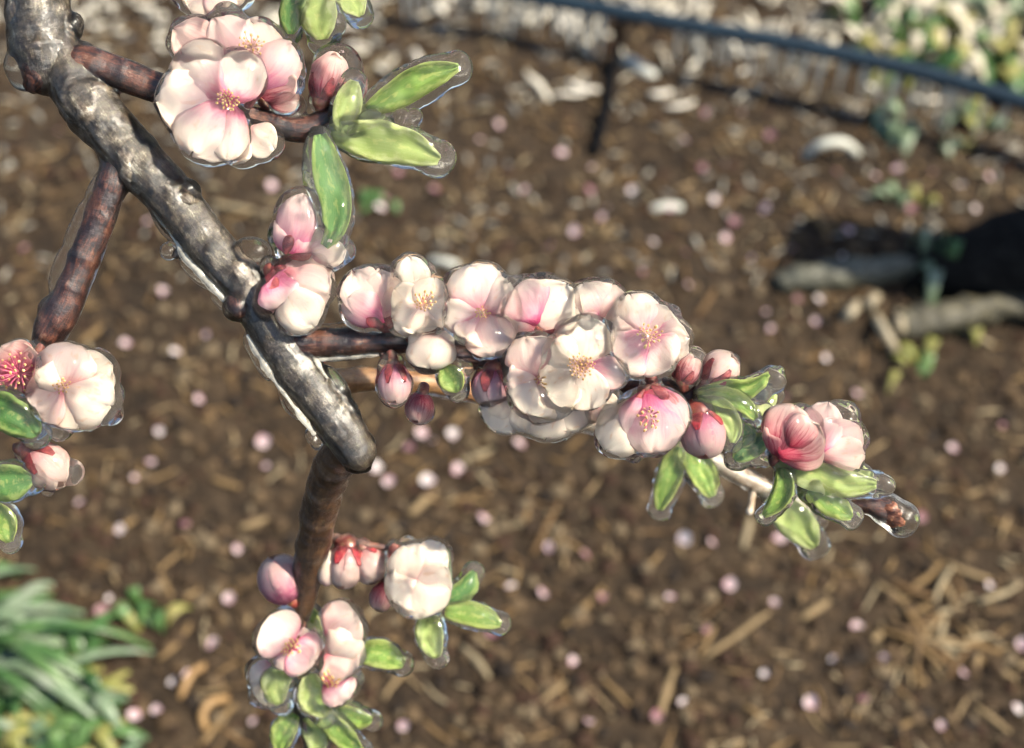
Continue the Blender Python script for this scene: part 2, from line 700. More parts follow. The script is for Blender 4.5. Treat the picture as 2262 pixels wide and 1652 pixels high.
def petal_mesh(fr, parent, b, t, w, zb, zt, m, bulge=0.2, roll=0.0, curl=0.0, name='petal'):
    a, sd, nr, L = blade_axes(b, t, zb, zt, roll)
    nq, npp = 14, 10
    base = Vector((b[0], b[1], zb))
    V, A, F = [], [], []
    rnd = random.random()
    for i in range(nq + 1):
        q = i / nq
        f = math.sqrt(max(0.0, 1 - ((q - 0.58) / 0.42) ** 2)) if q > 0.58 else 0.14 + 0.86 * math.sin(math.pi / 2 * q / 0.58)
        f = max(f, 0.05)
        for j in range(-npp // 2, npp // 2 + 1):
            p = j / (npp / 2)
            notch = 0.05 * L * math.exp(-(p / 0.25) ** 2) * (q ** 6)
            ruff = noise.noise(Vector((p * 2.2, q * 2.2, rnd * 50))) * 0.10 * w + noise.noise(Vector((p * 5, q * 4, rnd * 90))) * 0.05 * w * max(abs(p), q ** 3)
            off = a * (q * L - notch) + sd * (p * f * w / 2)
            h = bulge * w * ((1 - p * p * 0.9) * math.sin(math.pi * min(1, q * 0.85 + 0.08)) - 0.3) + ruff * q - curl * L * q * q
            off = off + nr * h
            V.append(fr.p(base.x + off.x, base.y - off.y, base.z + off.z))
            A.append((p, q, rnd))
    c = npp + 1
    for i in range(nq):
        for j in range(npp):
            F.append((i * c + j, i * c + j + 1, (i + 1) * c + j + 1, (i + 1) * c + j))
    o = new_obj(name, V, F, m, parent)
    vattr(o, 'pq', A)
    md = o.modifiers.new('t', 'SOLIDIFY')
    md.thickness = 0.00035
    md.offset = 0
    return o


def petal_hull(g, fr, b, t, w, zb, zt, th=9.0, deep=0.30, roll=0.0):
    a, sd, nr, L = blade_axes(b, t, zb, zt, roll)
    for q, kl, kw in ((0.62, 0.41, 0.50), (0.30, 0.34, 0.36)):
        c = Vector((b[0], b[1], zb)) + Vector((a.x * q * L, -a.y * q * L, a.z * q * L))
        g.ball(fr.p(*c), fr.d(*(a * (kl * L + th))), fr.d(*(sd * (kw * w + th))), fr.d(*(nr * (deep * w * (kw / 0.5) + th))))


def stamens(fr, parent, u, v, z, r, n, mf, ma, spread=1.0, dirv=(0, 0, 1)):
    g, ga = Geo(), Geo()
    dv = Vector(dirv).normalized()
    s1 = dv.orthogonal().normalized()
    s2 = dv.cross(s1)
    n = int(n * 1.25)
    for i in range(n):
        th = i * 2.39996
        rr = math.sqrt((i + 0.5) / n) * r * spread
        h = r * random.uniform(0.55, 1.0)
        tip = (s1 * math.cos(th) + s2 * math.sin(th)) * rr + dv * h
        mid = tip * 0.55 + dv * h * 0.1
        rows = []
        for q, rad_ in ((Vector((0, 0, 0)), 1.5), (mid, 1.3), (tip, 1.1)):
            P = fr.p(u + q.x, v - q.y, z + q.z)
            rows.append((P.x, P.y, P.z, rad_ * fr.s))
        V, F, _ = tube_geo(rows, 5, 0.002, cap=False)
        g.add(V, F)
        P = fr.p(u + tip.x, v - tip.y, z + tip.z)
        k = 3.0 * fr.s
        ga.add(ICO1_V * np.array([k, k, k * 1.3]) + np.array(P[:]), ICO1_F)
    o = new_obj('filaments', g.v, g.f, mf, parent)
    o['kind'] = 'stuff'
    o2 = new_obj('anthers', ga.v, ga.f, ma, parent)
    o2['kind'] = 'stuff'


def shell(fr, parent, name, cu, cv, z, axis, rx, ry, ph0, span, q0, q1, grow, m, point=0.0):
    """part of an ellipsoid wall: axis (screen dir, base->tip), rx radius, ry half-length"""
    a = Vector(axis).normalized()
    sd = a.cross(Vector((0, 0, 1))).normalized()
    nr = sd.cross(a)
    V, A, F = [], [], []
    ni, nj = 10, 10
    rnd = random.random()
    for i in range(ni + 1):
        q = q0 + (q1 - q0) * i / ni
        y = -math.cos(math.pi * q)
        rr = math.sqrt(max(0, 1 - y * y)) * (1.0 + grow)
        for j in range(nj + 1):
            p = j / nj * 2 - 1
            taper = 1.0 - point * (i / ni) ** 1.6
            if not point:
                taper = math.sqrt(max(0.02, 1 - (i / ni) ** 6))
            ph = ph0 + p * span / 2 * taper
            wob = 1 + 0.05 * noise.noise(Vector((p * 1.5, q * 3, rnd * 40)))
            off = a * (y * ry * (1 + grow * 0.5)) + (nr * math.cos(ph) + sd * math.sin(ph)) * (rr * rx * wob)
            V.append(fr.p(cu + off.x, cv - off.y, z + off.z))
            A.append((p, i / ni, rnd))
    c = nj + 1
    for i in range(ni):
        for j in range(nj):
            F.append((i * c + j, i * c + j + 1, (i + 1) * c + j + 1, (i + 1) * c + j))
    o = new_obj(name, V, F, m, parent)
    vattr(o, 'pq', A)
    md = o.modifiers.new('t', 'SOLIDIFY')
    md.thickness = 0.0004
    md.offset = 1
    return o


def stalk(fr, parent, p0, p1, r0, r1, m, name='stalk'):
    rows = []
    mid = ((p0[0] + p1[0]) / 2 + 2, (p0[1] + p1[1]) / 2 + 2, (p0[2] + p1[2]) / 2)
    for (q, r) in ((p0, r0), (mid, (r0 + r1) / 2), (p1, r1)):
        P = fr.p(*q)
        rows.append((P.x, P.y, P.z, r * fr.s))
    V, F, B = tube_geo(rows, 12, 0.001, 0.06, 300)
    o = new_obj(name, V, F, m, parent)
    vattr(o, 'bk', B)
    return o


# ------------------------------------------------------------------ flower, bud, leaf builders
def flower(root, z0, petals, m='white', center=None, st=None, calyx=None, drops=(), sep=None, th=17.0, label=None, ice='ice'):
    """petals: (bu, bv, tu, tv, w[, zb, zt[, mat[, roll]]]); st=(u,v,z,r,n,red?) ; calyx=(u0,v0,u1,v1,r); drops=(u,v,z,r)"""
    fr = Frame(z0)
    cu = sum(p[0] for p in petals) / len(petals)
    cv = sum(p[1] for p in petals) / len(petals)
    e = empty('flower', fr.p(cu, cv, 0), root)
    inv = Matrix.Translation(-e.location)
    g = Geo()
    made = []
    for i, p in enumerate(petals):
        b, t, w = (p[0], p[1]), (p[2], p[3]), p[4] * 1.12
        zb = p[5] if len(p) > 5 else -4
        zt = p[6] if len(p) > 6 else 4 + i * 4
        mm = p[7] if len(p) > 7 and p[7] else m
        roll = p[8] if len(p) > 8 else random.uniform(-0.25, 0.25)
        made.append(petal_mesh(fr, e, b, t, w, zb, zt, M[mm], bulge=random.uniform(-0.06, 0.28), roll=roll, curl=random.uniform(-0.12, 0.12)))
        petal_hull(g, fr, b, t, w, zb, zt, th, deep=0.5, roll=roll)
        if random.random() < 0.55:
            q, k = random.uniform(0.78, 0.96), random.uniform(0.18, 0.32) * w
            g.ball(fr.p(b[0] + (t[0] - b[0]) * q + random.uniform(-0.2, 0.2) * w, b[1] + (t[1] - b[1]) * q + random.uniform(-0.2, 0.2) * w, zt), fr.d(k, 0, 0), fr.d(0, k, 0), fr.d(0, 0, k))
    if st:
        stamens(fr, e, st[0], st[1], st[2], st[3], st[4], M['filament_red' if len(st) > 5 and st[5] else 'filament'], M['anther'])
        k = st[3] * 1.05
        g.ball(fr.p(st[0], st[1], st[2] + st[3] * 0.5), fr.d(k, 0, 0), fr.d(0, k, 0), fr.d(0, 0, k * 0.8))
    if calyx:
        u0, v0, u1, v1, r = calyx
        stalk(fr, e, (u0, v0, -14), (u1, v1, -8), r * 0.55, r, M['calyx'], 'calyx')
        for k in range(2):
            q = k / 1.0
            c = (u0 + (u1 - u0) * q, v0 + (v1 - v0) * q, -11)
            g.ball(fr.p(*c), fr.d(r + 8, 0, 0), fr.d(0, r + 8, 0), fr.d(0, 0, r + 8))
    if sep:
        for (su, sv, tu, tv, w) in sep:
            petal_mesh(fr, e, (su, sv), (tu, tv), w, 10, 16, M['sepal'], bulge=0.25, name='sepal')
    for (u, v, z, r) in drops:
        g.ball(fr.p(u, v, z), fr.d(r, 0, 0), fr.d(0, r * random.uniform(0.95, 1.1), 0), fr.d(0, 0, r * 0.9))
    made.append(remeshed('ice_coat', g, M[ice], e, 0.00075, 12, lump=0.0016, lfreq=95))
    for o in e.children:
        o.matrix_parent_inverse = inv
    if label:
        e['label'] = label
    return e


def bud(root, z0, base, tip, rx, m='pink', sepals=True, th=13.0, drops=(), stalk_from=None, open_=0.86, sep_len=0.50, dropmat='ice'):
    fr = Frame(z0)
    ax = Vector((tip[0] - base[0], -(tip[1] - base[1]), 0))
    ry = ax.length / 2
    cu, cv = (base[0] + tip[0]) / 2, (base[1] + tip[1]) / 2
    e = empty('bud', fr.p(cu, cv, 0), root)
    inv = Matrix.Translation(-e.location)
    ph = random.uniform(0, 1)
    for k in range(4):
        shell(fr, e, 'petal', cu, cv, 0, ax, rx, ry, ph + k * 1.57, 2.5, 0.04, open_ + 0.04 * k, 0.02 + 0.025 * (k % 3), M[m])
    g = Geo()
    axn = ax.normalized()
    sd = Vector((axn.y, -axn.x, 0))
    g.ball(fr.p(cu, cv, 0), fr.d(*(axn * (ry + th))), fr.d(*(sd * (rx + th))), fr.d(0, 0, rx + th))
    if sepals:
        for k in range(5):
            shell(fr, e, 'sepal', cu, cv, 0, ax, rx, ry, 0.35 + k * 1.2566, 1.15, 0.02, sep_len, 0.13, M['sepal'], point=0.85)
        o_ = base
        V = ICO_V * (rx * 0.5 * fr.s) + np.array(fr.p(base[0], base[1], 0)[:])
        new_obj('calyx', V, ICO_F, M['calyx'], e)
        g.ball(fr.p(base[0], base[1], 0), fr.d(rx * 0.62 + th, 0, 0), fr.d(0, rx * 0.62 + th, 0), fr.d(0, 0, rx * 0.62 + th))
    if stalk_from:
        stalk(fr, e, (stalk_from[0], stalk_from[1], -10), (base[0], base[1], 0), 7, rx * 0.4, M['calyx'], 'stalk')
        for q in (0.25, 0.6):
            c = (stalk_from[0] + (base[0] - stalk_from[0]) * q, stalk_from[1] + (base[1] - stalk_from[1]) * q, -4)
            g.ball(fr.p(*c), fr.d(14, 0, 0), fr.d(0, 14, 0), fr.d(0, 0, 14))
    for (u, v, z, r) in drops:
        g.ball(fr.p(u, v, z), fr.d(r, 0, 0), fr.d(0, r, 0), fr.d(0, 0, r * 0.9))
    remeshed('ice_coat', g, M[dropmat], e, 0.0007, 6)
    for o in e.children:
        o.matrix_parent_inverse = inv
    return e


def leaf(root, z0, path, w, m='leaf', fold=0.35, roll=0.0, th=9.0, drop=None, ice='ice', curl=0.0, arch=0.0, deep=0.5, extra=(), clear=0.0):
    """path: (u, v[, z]) mid-rib points base -> tip"""
    fr = Frame(z0)
    th = th + 8
    P = [(p[0], p[1], (p[2] if len(p) > 2 else 0.0), 0.0) for p in path]
    cs = catmull(P, 9.0)
    n = len(cs)
    e = empty('leaf', fr.p(*cs[0][:3]), root)
    inv = Matrix.Translation(-e.location)
    V, A, F = [], [], []
    half = 5
    g = Geo()
    rnd = random.random()
    for i, c in enumerate(cs):
        q = i / (n - 1)
        t = np.array(cs[min(i + 1, n - 1)][:3]) - np.array(cs[max(i - 1, 0)][:3])
        a = Vector((t[0], -t[1], t[2])).normalized()
        sd = a.cross(Vector((0, 0, 1))).normalized()
        nr = sd.cross(a)
        if roll or curl:
            Q = Matrix.Rotation(roll + curl * q, 3, a)
            sd, nr = Q @ sd, Q @ nr
        f = (math.sin(math.pi * (q * 0.91 + 0.05) ** 0.95)) ** 0.7
        f = max(f, 0.04)
        for j in range(-half, half + 1):
            p = j / half
            off = sd * (p * f * w / 2) + nr * (fold * (p * p + 0.15 * abs(p)) * f * w / 2 - arch * w * (1 - p * p))
            off += nr * (noise.noise(Vector((p * 2, q * 5, rnd * 30))) * 0.16 * w)
            V.append(fr.p(c[0] + off.x, c[1] - off.y, c[2] + off.z))
            A.append((p, q, rnd))
        if i % 2 == 0 or i == n - 1:
            fi = max(f, 0.72 if q > 0.3 else f)
            rw = fi * w / 2 * 0.95 + th * 0.8
            if clear:                                      # ice standing out beside the blade
                cc_ = Vector((c[0], c[1], c[2])) + Vector((sd.x, -sd.y, sd.z)) * (clear * f)
                g.ball(fr.p(*cc_), fr.d(*(a * (rw * 0.8 + 3))), fr.d(*(sd * (rw * 0.75))), fr.d(*(nr * (rw * 0.6))))
            g.ball(fr.p(*c[:3]), fr.d(*(a * (rw * 0.8 + 3))), fr.d(*(sd * rw)), fr.d(*(nr * (max(f * w / 2 * (deep + fold * 0.5), 4) + th * 0.8))))
    cc = 2 * half + 1
    for i in range(n - 1):
        for j in range(2 * half):
            F.append((i * cc + j, i * cc + j + 1, (i + 1) * cc + j + 1, (i + 1) * cc + j))
    o = new_obj('blade', V, F, M[m], e)
    vattr(o, 'pq', A)
    md = o.modifiers.new('t', 'SOLIDIFY')
    md.thickness = 0.0004
    if drop:
        u, v, r = drop
        tu, tv = cs[-1][0], cs[-1][1]
        for q in (0.35, 1.0):
            k = r * (0.8 + 0.2 * q)
            g.ball(fr.p(tu + (u - tu) * q, tv + (v - tv) * q, cs[-1][2]), fr.d(k, 0, 0), fr.d(0, k, 0), fr.d(0, 0, k * 0.85))
    for (u, v, z, r) in extra:
        g.ball(fr.p(u, v, z), fr.d(r, 0, 0), fr.d(0, r, 0), fr.d(0, 0, r))
    remeshed('ice_coat', g, M[ice], e, 0.0007, 6)
    for o in e.children:
        o.matrix_parent_inverse = inv
    return e


# ================================================================== GROUND
def soil_mat():
    m, n, l = mat('soil')
    v = obj_coord(n)
    big = noise_n(n, l, 3.0, 4, v)
    fine = noise_n(n, l, 38, 6, v, 0.7)
    c = ramp(n, l, fine, [(0.30, (0.006, 0.004, 0.0023)), (0.45, (0.022, 0.0140, 0.0075)), (0.60, (0.048, 0.0315, 0.0175)), (0.74, (0.11, 0.078, 0.045))])
    c = mixcol(n, l, math_n(n, l, 'MULTIPLY', big, 0.5), c, (0.020, 0.0125, 0.0070))
    p = n.new('ShaderNodeBsdfPrincipled')
    p.inputs['Roughness'].default_value = 0.85
    p.inputs['Specular IOR Level'].default_value = 0.2
    l.new(c, p.inputs['Base Color'])
    b = n.new('ShaderNodeBump')
    b.inputs['Strength'].default_value = 0.9
    b.inputs['Distance'].default_value = 0.012
    l.new(fine, b.inputs['Height'])
    l.new(b.outputs[0], p.inputs['Normal'])
    out(n, l, p.outputs[0])
    return m


M['soil'] = soil_mat()
fine = list(np.arange(-1.3, 1.3001, 0.012))
xs = [-60, -25, -10, -5, -3, -2.2, -1.7] + fine + [1.7, 2.2, 3, 5, 10, 25, 60]
ys = [-60, -20, -6, -2, -0.8, -0.2] + list(np.arange(0.1, 2.5, 0.012)) + [2.8, 3.4, 4.5, 7, 12, 25, 60]
gv = [(x, y, hf(x, y) if (abs(x) < 1.5 and -0.1 < y < 2.6) else -0.01) for y in ys for x in xs]
nx = len(xs)
gf = [(j * nx + i, j * nx + i + 1, (j + 1) * nx + i + 1, (j + 1) * nx + i) for j in range(len(ys) - 1) for i in range(nx - 1)]
tag(new_obj('ground', gv, gf, M['soil']), 'brown orchard soil strewn with petals and straw', None, None, 'structure')

M['col'] = colattr_mat('litter')
M['col_soft'] = colattr_mat('litter_smooth', 0.5, 0.4)


def lump(p, r, seed):
    vv = ICO1_V.copy()
    k = np.array([1 + 0.45 * noise.noise(Vector(x) * 1.3 + Vector((seed, seed * 0.7, 0))) for x in vv])
    sc3 = np.array([random.uniform(0.7, 1.3), random.uniform(0.7, 1.3), random.uniform(0.5, 0.9)])
    return vv * k[:, None] * sc3 * r + np.array(p[:])


def view_ground(n, v0=-40, v1=1700, u0=-60, u1=2330):
    for _ in range(n):
        yield random.uniform(u0, u1), random.uniform(v0, v1)


# crumbs of soil, too many to count
g = Geo()
browns = [(0.035, 0.020, 0.011), (0.06, 0.036, 0.019), (0.09, 0.056, 0.030), (0.13, 0.085, 0.048), (0.17, 0.125, 0.08), (0.020, 0.013, 0.009), (0.05, 0.024, 0.014)]
for i, (u, v) in enumerate(view_ground(7500)):
    p = GP(u, v)
    r = random.choice((0.002, 0.003, 0.003, 0.004, 0.005, 0.0075))
    g.add(lump(p + Vector((0, 0, r * 0.25)), r, i * 0.37), ICO1_F, random.choice(browns))
g.c = [(0.60 * x, 0.60 * y, 0.56 * z) for (x, y, z) in g.c]
o = new_obj('soil_crumbs', g.v, g.f, M['col'], None, False)
cattr(o, g.c)
tag(o, 'dark brown crumbs of soil covering the whole ground', 'soil', None, 'stuff')


def straw_geo(p, ang, L, w, bend=0.0, h=0.003, tilt=0.0):
    """a flattened stem lying on the ground, 8-sided curved prism"""
    V, F = [], []
    n = 6
    d = Vector((math.cos(ang), math.sin(ang), 0))
    s = Vector((-d.y, d.x, 0))
    for i in range(n + 1):
        t = i / n - 0.5
        c = d * (t * L) + s * (bend * L * (0.25 - t * t))
        x, y = p.x + c.x, p.y + c.y
        z = hf(x, y) + h + tilt * (t + 0.5) * L
        k = w * 0.5 * (1 - 0.35 * abs(t) * 2 + 0.1 * math.sin(i * 2.1))
        for a in range(6):
            th = a / 6 * 2 * math.pi
            V.append((x + s.x * k * math.cos(th), y + s.y * k * math.cos(th), z + k * 0.7 * math.sin(th)))
    for i in range(n):
        for a in range(6):
            F.append((i * 6 + a, i * 6 + (a + 1) % 6, (i + 1) * 6 + (a + 1) % 6, (i + 1) * 6 + a))
    F.append(tuple(range(5, -1, -1)))
    F.append(tuple(range(n * 6, n * 6 + 6)))
    return V, F


tans = [(0.58 * c[0], 0.59 * c[1], 0.60 * c[2]) for c in [(0.30, 0.19, 0.085), (0.24, 0.145, 0.06), (0.36, 0.25, 0.13), (0.20, 0.115, 0.05), (0.42, 0.33, 0.20), (0.16, 0.10, 0.05)]]
greys = [tuple(0.68 * x for x in c) for c in [(0.40, 0.37, 0.31), (0.50, 0.46, 0.38), (0.30, 0.28, 0.25), (0.55, 0.50, 0.40), (0.22, 0.20, 0.18), (0.44, 0.36, 0.25)]]
# short broken straw, too many to count
g = Geo()
for i, (u, v) in enumerate(view_ground(2300)):
    p = GP(u, v)
    far = v < 160 + (u - 900) * 0.12 if u > 600 else v < 230
    k = noise.noise(Vector((u * 0.004, v * 0.004, 2.0)))
    if not far and random.random() > 0.42 + k:
        continue
    V, F = straw_geo(p, random.uniform(0, 6.28), random.uniform(0.008, 0.035), random.uniform(0.002, 0.0045), random.uniform(-0.4, 0.4), 0.0025)
    g.add(V, F, random.choice(greys if far and random.random() < 0.8 else tans))
# heap of trodden straw and extra litter on the far soil
for i in range(30):
    u, v = random.gauss(2090, 95), random.gauss(1375, 75)
    V, F = straw_geo(GP(u, v), random.gauss(0.6, 0.9), random.uniform(0.015, 0.045), random.uniform(0.004, 0.008), random.uniform(-0.3, 0.3), random.uniform(0.003, 0.010))
    g.add(V, F, random.choice(tans))
for i, (u, v) in enumerate(view_ground(900, 60, 620, 0, 2300)):
    V, F = straw_geo(GP(u, v), random.uniform(0, 6.28), random.uniform(0.006, 0.022), random.uniform(0.003, 0.007), random.uniform(-0.4, 0.4), 0.003)
    g.add(V, F, tuple(0.75 * x for x in random.choice(tans + greys[:3])))
# pale chips beyond the hose, their colour standing in for ice glints
for i, (u, v) in enumerate(view_ground(1100, -70, 240)):
    lim = 60 + (u - 1100) * 0.13 if u > 1000 else 120
    if v > lim and random.random() > 0.18:
        continue
    if noise.noise(Vector((u * 0.012, v * 0.016, 7.0))) < -0.12:
        continue
    p = GP(u, v)
    V, F = straw_geo(p, random.uniform(0, 6.28), random.uniform(0.01, 0.04), random.uniform(0.004, 0.011), random.uniform(-0.5, 0.5), 0.006, random.uniform(0, 0.4))
    g.add(V, F, random.choice(greys[:2] + greys[3:4] + [(0.50, 0.46, 0.38), (0.54, 0.50, 0.43)]))
o = new_obj('straw_litter', g.v, g.f, M['col'])
cattr(o, g.c)
tag(o, 'short broken straw and pale chips standing in for ice glints scattered over the soil', 'straw', None, 'stuff')

# stalks one can pick out: (u1, v1, u2, v2, width in view units, colour, bend)
STRAWS = [(1555, 1455, 1715, 1345, 20, 2, 0), (1455, 1590, 1490, 1480, 28, 2, 0.1), (1545, 1450, 1580, 1385, 18, 0, 0),
          (1770, 1370, 1830, 1330, 26, 2, 0), (1175, 1230, 1235, 1110, 20, 3, 0), (1240, 1390, 1330, 1300, 22, 0, -0.1),
          (1640, 1215, 1660, 1135, 22, 4, 0), (1190, 1560, 1260, 1500, 20, 2, 0.1), (905, 1140, 960, 1090, 30, 2, 0),
          (1740, 430, 1830, 530, 24, 0, 0), (1700, 980, 1760, 930, 18, 0, 0), (2020, 672, 2190, 765, 24, 4, 0),
          (445, 1650, 520, 1560, 26, 0, 0.1), (420, 1380, 350, 1460, 22, 0, 0.3), (1340, 1030, 1380, 990, 18, 0, 0),
          (1935, 1290, 2000, 1330, 20, 2, 0), (2000, 1370, 2060, 1330, 18, 0, 0), (2080, 1280, 2110, 1350, 22, 2, 0),
          (2110, 1380, 2170, 1470, 20, 0, 0.1), (2030, 1420, 2080, 1360, 18, 2, 0), (2190, 1480, 2240, 1500, 20, 2, 0),
          (1020, 1020, 1080, 1000, 16, 4, 0), (1130, 1480, 1190, 1470, 18, 0, 0), (1215, 900, 1260, 860, 16, 3, 0),
          (180, 760, 240, 720, 22, 0, 0), (90, 440, 170, 420, 20, 5, 0), (470, 450, 560, 470, 22, 4, 0),
          (960, 500, 1020, 530, 18, 4, 0), (1000, 940, 1030, 900, 20, 0, 0), (820, 1190, 870, 1140, 18, 1, 0),
          (1020, 1430, 1080, 1500, 22, 4, 0.15), (1080, 1430, 1040, 1400, 16, 2, 0), (340, 1250, 380, 1320, 18, 0, 0),
          (1870, 1010, 1900, 940, 18, 0, 0), (2130, 1100, 2200, 1080, 20, 2, 0), (1820, 930, 1880, 900, 22, 0, 0),
          (2150, 1560, 2230, 1620, 20, 2, 0), (1960, 1620, 2040, 1580, 18, 0, 0), (1250, 1000, 1290, 960, 16, 1, 0),
          (1600, 470, 1640, 420, 18, 5, 0), (1540, 700, 1580, 640, 18, 3, 0), (240, 1180, 300, 1150, 24, 0, 0),
          (530, 1170, 590, 1150, 26, 2, 0), (470, 1060, 530, 1080, 22, 0, 0), (880, 1010, 930, 1030, 18, 1, 0),
          (1640, 1560, 1690, 1600, 20, 0, 0.1), (1100, 1600, 1150, 1640, 20, 4, 0.1), (1330, 1500, 1390, 1560, 18, 0, 0)]
for i, (u1, v1, u2, v2, w, ci, bd) in enumerate(STRAWS):
    a, b = GP(u1, v1), GP(u2, v2)
    p = (a + b) / 2
    d = b - a
    root_loc = Vector((p.x, p.y, hf(p.x, p.y)))
    V, F = straw_geo(p, math.atan2(d.y, d.x), d.length, w * gscale(p) * 0.8, bd, w * gscale(p) * 0.3)
    c = tuple(0.85 * x for x in tans[ci])
    o = new_obj('straw_stalk', V, F, M['col'])
    cattr(o, [c] * len(V))
    tag(o, 'single pale tan straw stalk lying on the brown soil', 'straw', 'straw stalks lying on the soil')
# curled orange-brown leaf scraps and the arched pale stalk
def ground_tube(name, uvh, r_u, m, label, cat, group=None, seg=10, rough=0.05, parent=None):
    rows = []
    for (u, v, h) in uvh:
        p = G(u, v, h)
        rows.append((p.x, p.y, p.z, r_u * gscale(p)))
    V, F, B = tube_geo(rows, seg, 0.004, rough, 60)
    o = new_obj(name, V, F, m, parent)
    vattr(o, 'bk', B)
    if label:
        tag(o, label, cat, group)
    return o


M['frost_stalk'] = simple('frost_stalk', [(0.32, 0.33, 0.29), (0.46, 0.45, 0.39)], 60, 0.5)
M['splinter'] = simple('splinter', [(0.13, 0.10, 0.06), (0.34, 0.29, 0.20)], 60, 0.6)
M['curl'] = simple('dry_curl', [(0.16, 0.09, 0.035), (0.28, 0.17, 0.07)], 60, 0.6)
ground_tube('arched_stalk', [(1782, 342, 0.0), (1808, 322, 0.02), (1838, 314, 0.024), (1868, 318, 0.02), (1892, 338, 0.0)], 11, M['frost_stalk'], 'pale arched stalk curving up from the soil below the hose', 'stalk')
ground_tube('dry_leaf_curl', [(452, 1606, 0.004), (446, 1578, 0.012), (466, 1550, 0.014), (500, 1544, 0.004)], 9, M['curl'], 'curled orange-brown dry leaf on the soil near the grass clump', 'dry leaf')
ground_tube('dry_leaf_curl', [(455, 1470, 0.004), (425, 1485, 0.012), (405, 1520, 0.012), (400, 1545, 0.004)], 9, M['curl'], 'bent tan dry leaf on the soil beside the small green seedling', 'dry leaf')
ground_tube('pale_chip', [(1385, 135, 0.004), (1410, 148, 0.008), (1440, 168, 0.004)], 15, M['frost_stalk'], 'bright pale wood chip on the soil beside the black drip tube', 'wood chip')
ground_tube('pale_chip', [(1445, 462, 0.004), (1470, 455, 0.008), (1500, 458, 0.004)], 10, M['frost_stalk'], 'short white chip on the soil above the white blossoms', 'wood chip')
ground_tube('pale_chip', [(955, 575, 0.004), (985, 578, 0.008), (1020, 590, 0.004)], 9, M['frost_stalk'], 'bluish white chip on dark soil just above the white blossoms', 'wood chip')
for k, (a, b) in enumerate((((1865, 705), (1895, 672)), ((1915, 680), (1935, 655)), ((1935, 700), (1975, 770)), ((1985, 690), (1990, 735)))):
    ground_tube('wood_splinter', [(a[0], a[1], 0.004), ((a[0] + b[0]) / 2, (a[1] + b[1]) / 2, 0.02), (b[0], b[1], 0.006)], 12, M['splinter'], 'pale wood splinter leaning among the logs in the dark shade', 'wood splinter', 'pale splinters by the logs')

# ------------------------------------------------------------------ fallen petals
M['fallen'] = petal_mat('petal_fallen', [(0.0, (0.60, 0.34, 0.38)), (0.4, (0.74, 0.54, 0.56)), (1.0, (0.80, 0.65, 0.65))], 0.1, (0.7, 0.3, 0.4))
M['fallen_pale'] = petal_mat('petal_fallen_pale', [(0.0, (0.76, 0.58, 0.60)), (0.5, (0.83, 0.73, 0.72)), (1.0, (0.86, 0.79, 0.77))], 0.05)
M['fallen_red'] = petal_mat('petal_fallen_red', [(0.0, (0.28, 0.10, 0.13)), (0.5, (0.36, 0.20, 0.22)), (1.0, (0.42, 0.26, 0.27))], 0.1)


def fallen_mesh(m, seed):
    V, A, F = [], [], []
    n = 7
    for i in range(n + 1):
        q = i / n
        f = math.sqrt(max(0, 1 - ((q - 0.55) / 0.45) ** 2)) if q > 0.55 else 0.2 + 0.8 * math.sin(math.pi / 2 * q / 0.55)
        f = max(f, 0.08)
        for j in range(-3, 4):
            p = j / 3
            z = 0.22 * (p * p * f + (q - 0.5) ** 2) + 0.06 * noise.noise(Vector((p * 2, q * 2, seed)))
            V.append((p * f * 0.42, q - 0.5, z + 0.03))
            A.append((p, q, seed * 0.13 % 1))
    for i in range(n):
        for j in range(6):
            F.append((i * 7 + j, i * 7 + j + 1, (i + 1) * 7 + j + 1, (i + 1) * 7 + j))
    me = bpy.data.meshes.new('fallen_petal')
    me.from_pydata(V, [], F)
    me.shade_smooth()
    me.materials.append(m)
    a = me.attributes.new('pq', 'FLOAT_VECTOR', 'POINT')
    a.data.foreach_set('vector', np.asarray(A, dtype=np.float32).ravel())
    return me


FM = {k: [fallen_mesh(M[k], s + 1.7) for s in range(3)] for k in ('fallen', 'fallen_pale', 'fallen_red')}
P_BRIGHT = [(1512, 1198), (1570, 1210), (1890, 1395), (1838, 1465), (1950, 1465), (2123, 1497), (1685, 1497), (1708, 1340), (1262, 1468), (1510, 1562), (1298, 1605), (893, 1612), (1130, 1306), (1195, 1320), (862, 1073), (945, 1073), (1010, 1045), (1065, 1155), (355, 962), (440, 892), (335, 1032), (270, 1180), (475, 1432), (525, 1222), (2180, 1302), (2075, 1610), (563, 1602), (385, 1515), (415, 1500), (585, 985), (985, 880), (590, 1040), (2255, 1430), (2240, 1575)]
P_MID = [(932, 967), (955, 985), (905, 1000), (1000, 968), (1145, 992), (1215, 1218), (1290, 1235), (830, 1042), (300, 1065), (460, 748), (230, 1360), (245, 1330), (300, 1590), (350, 1578), (1760, 672), (1805, 672), (1870, 520), (1510, 320), (1700, 310), (1575, 450), (1600, 535), (1660, 580), (1515, 570), (1440, 545), (1330, 490), (1100, 285), (1215, 555), (2205, 1045), (1780, 1225), (1720, 1200), (1090, 1405), (1820, 800), (1800, 720), (1700, 735), (2010, 470), (2120, 420), (1980, 385), (1930, 400), (1845, 390), (2150, 470), (1225, 780), (1690, 470), (1550, 380), (1860, 575), (1480, 470), (1270, 520), (1750, 560), (1395, 430), (1240, 350), (1062, 320), (880, 390), (840, 470), (360, 655), (280, 770), (700, 760), (390, 790)]
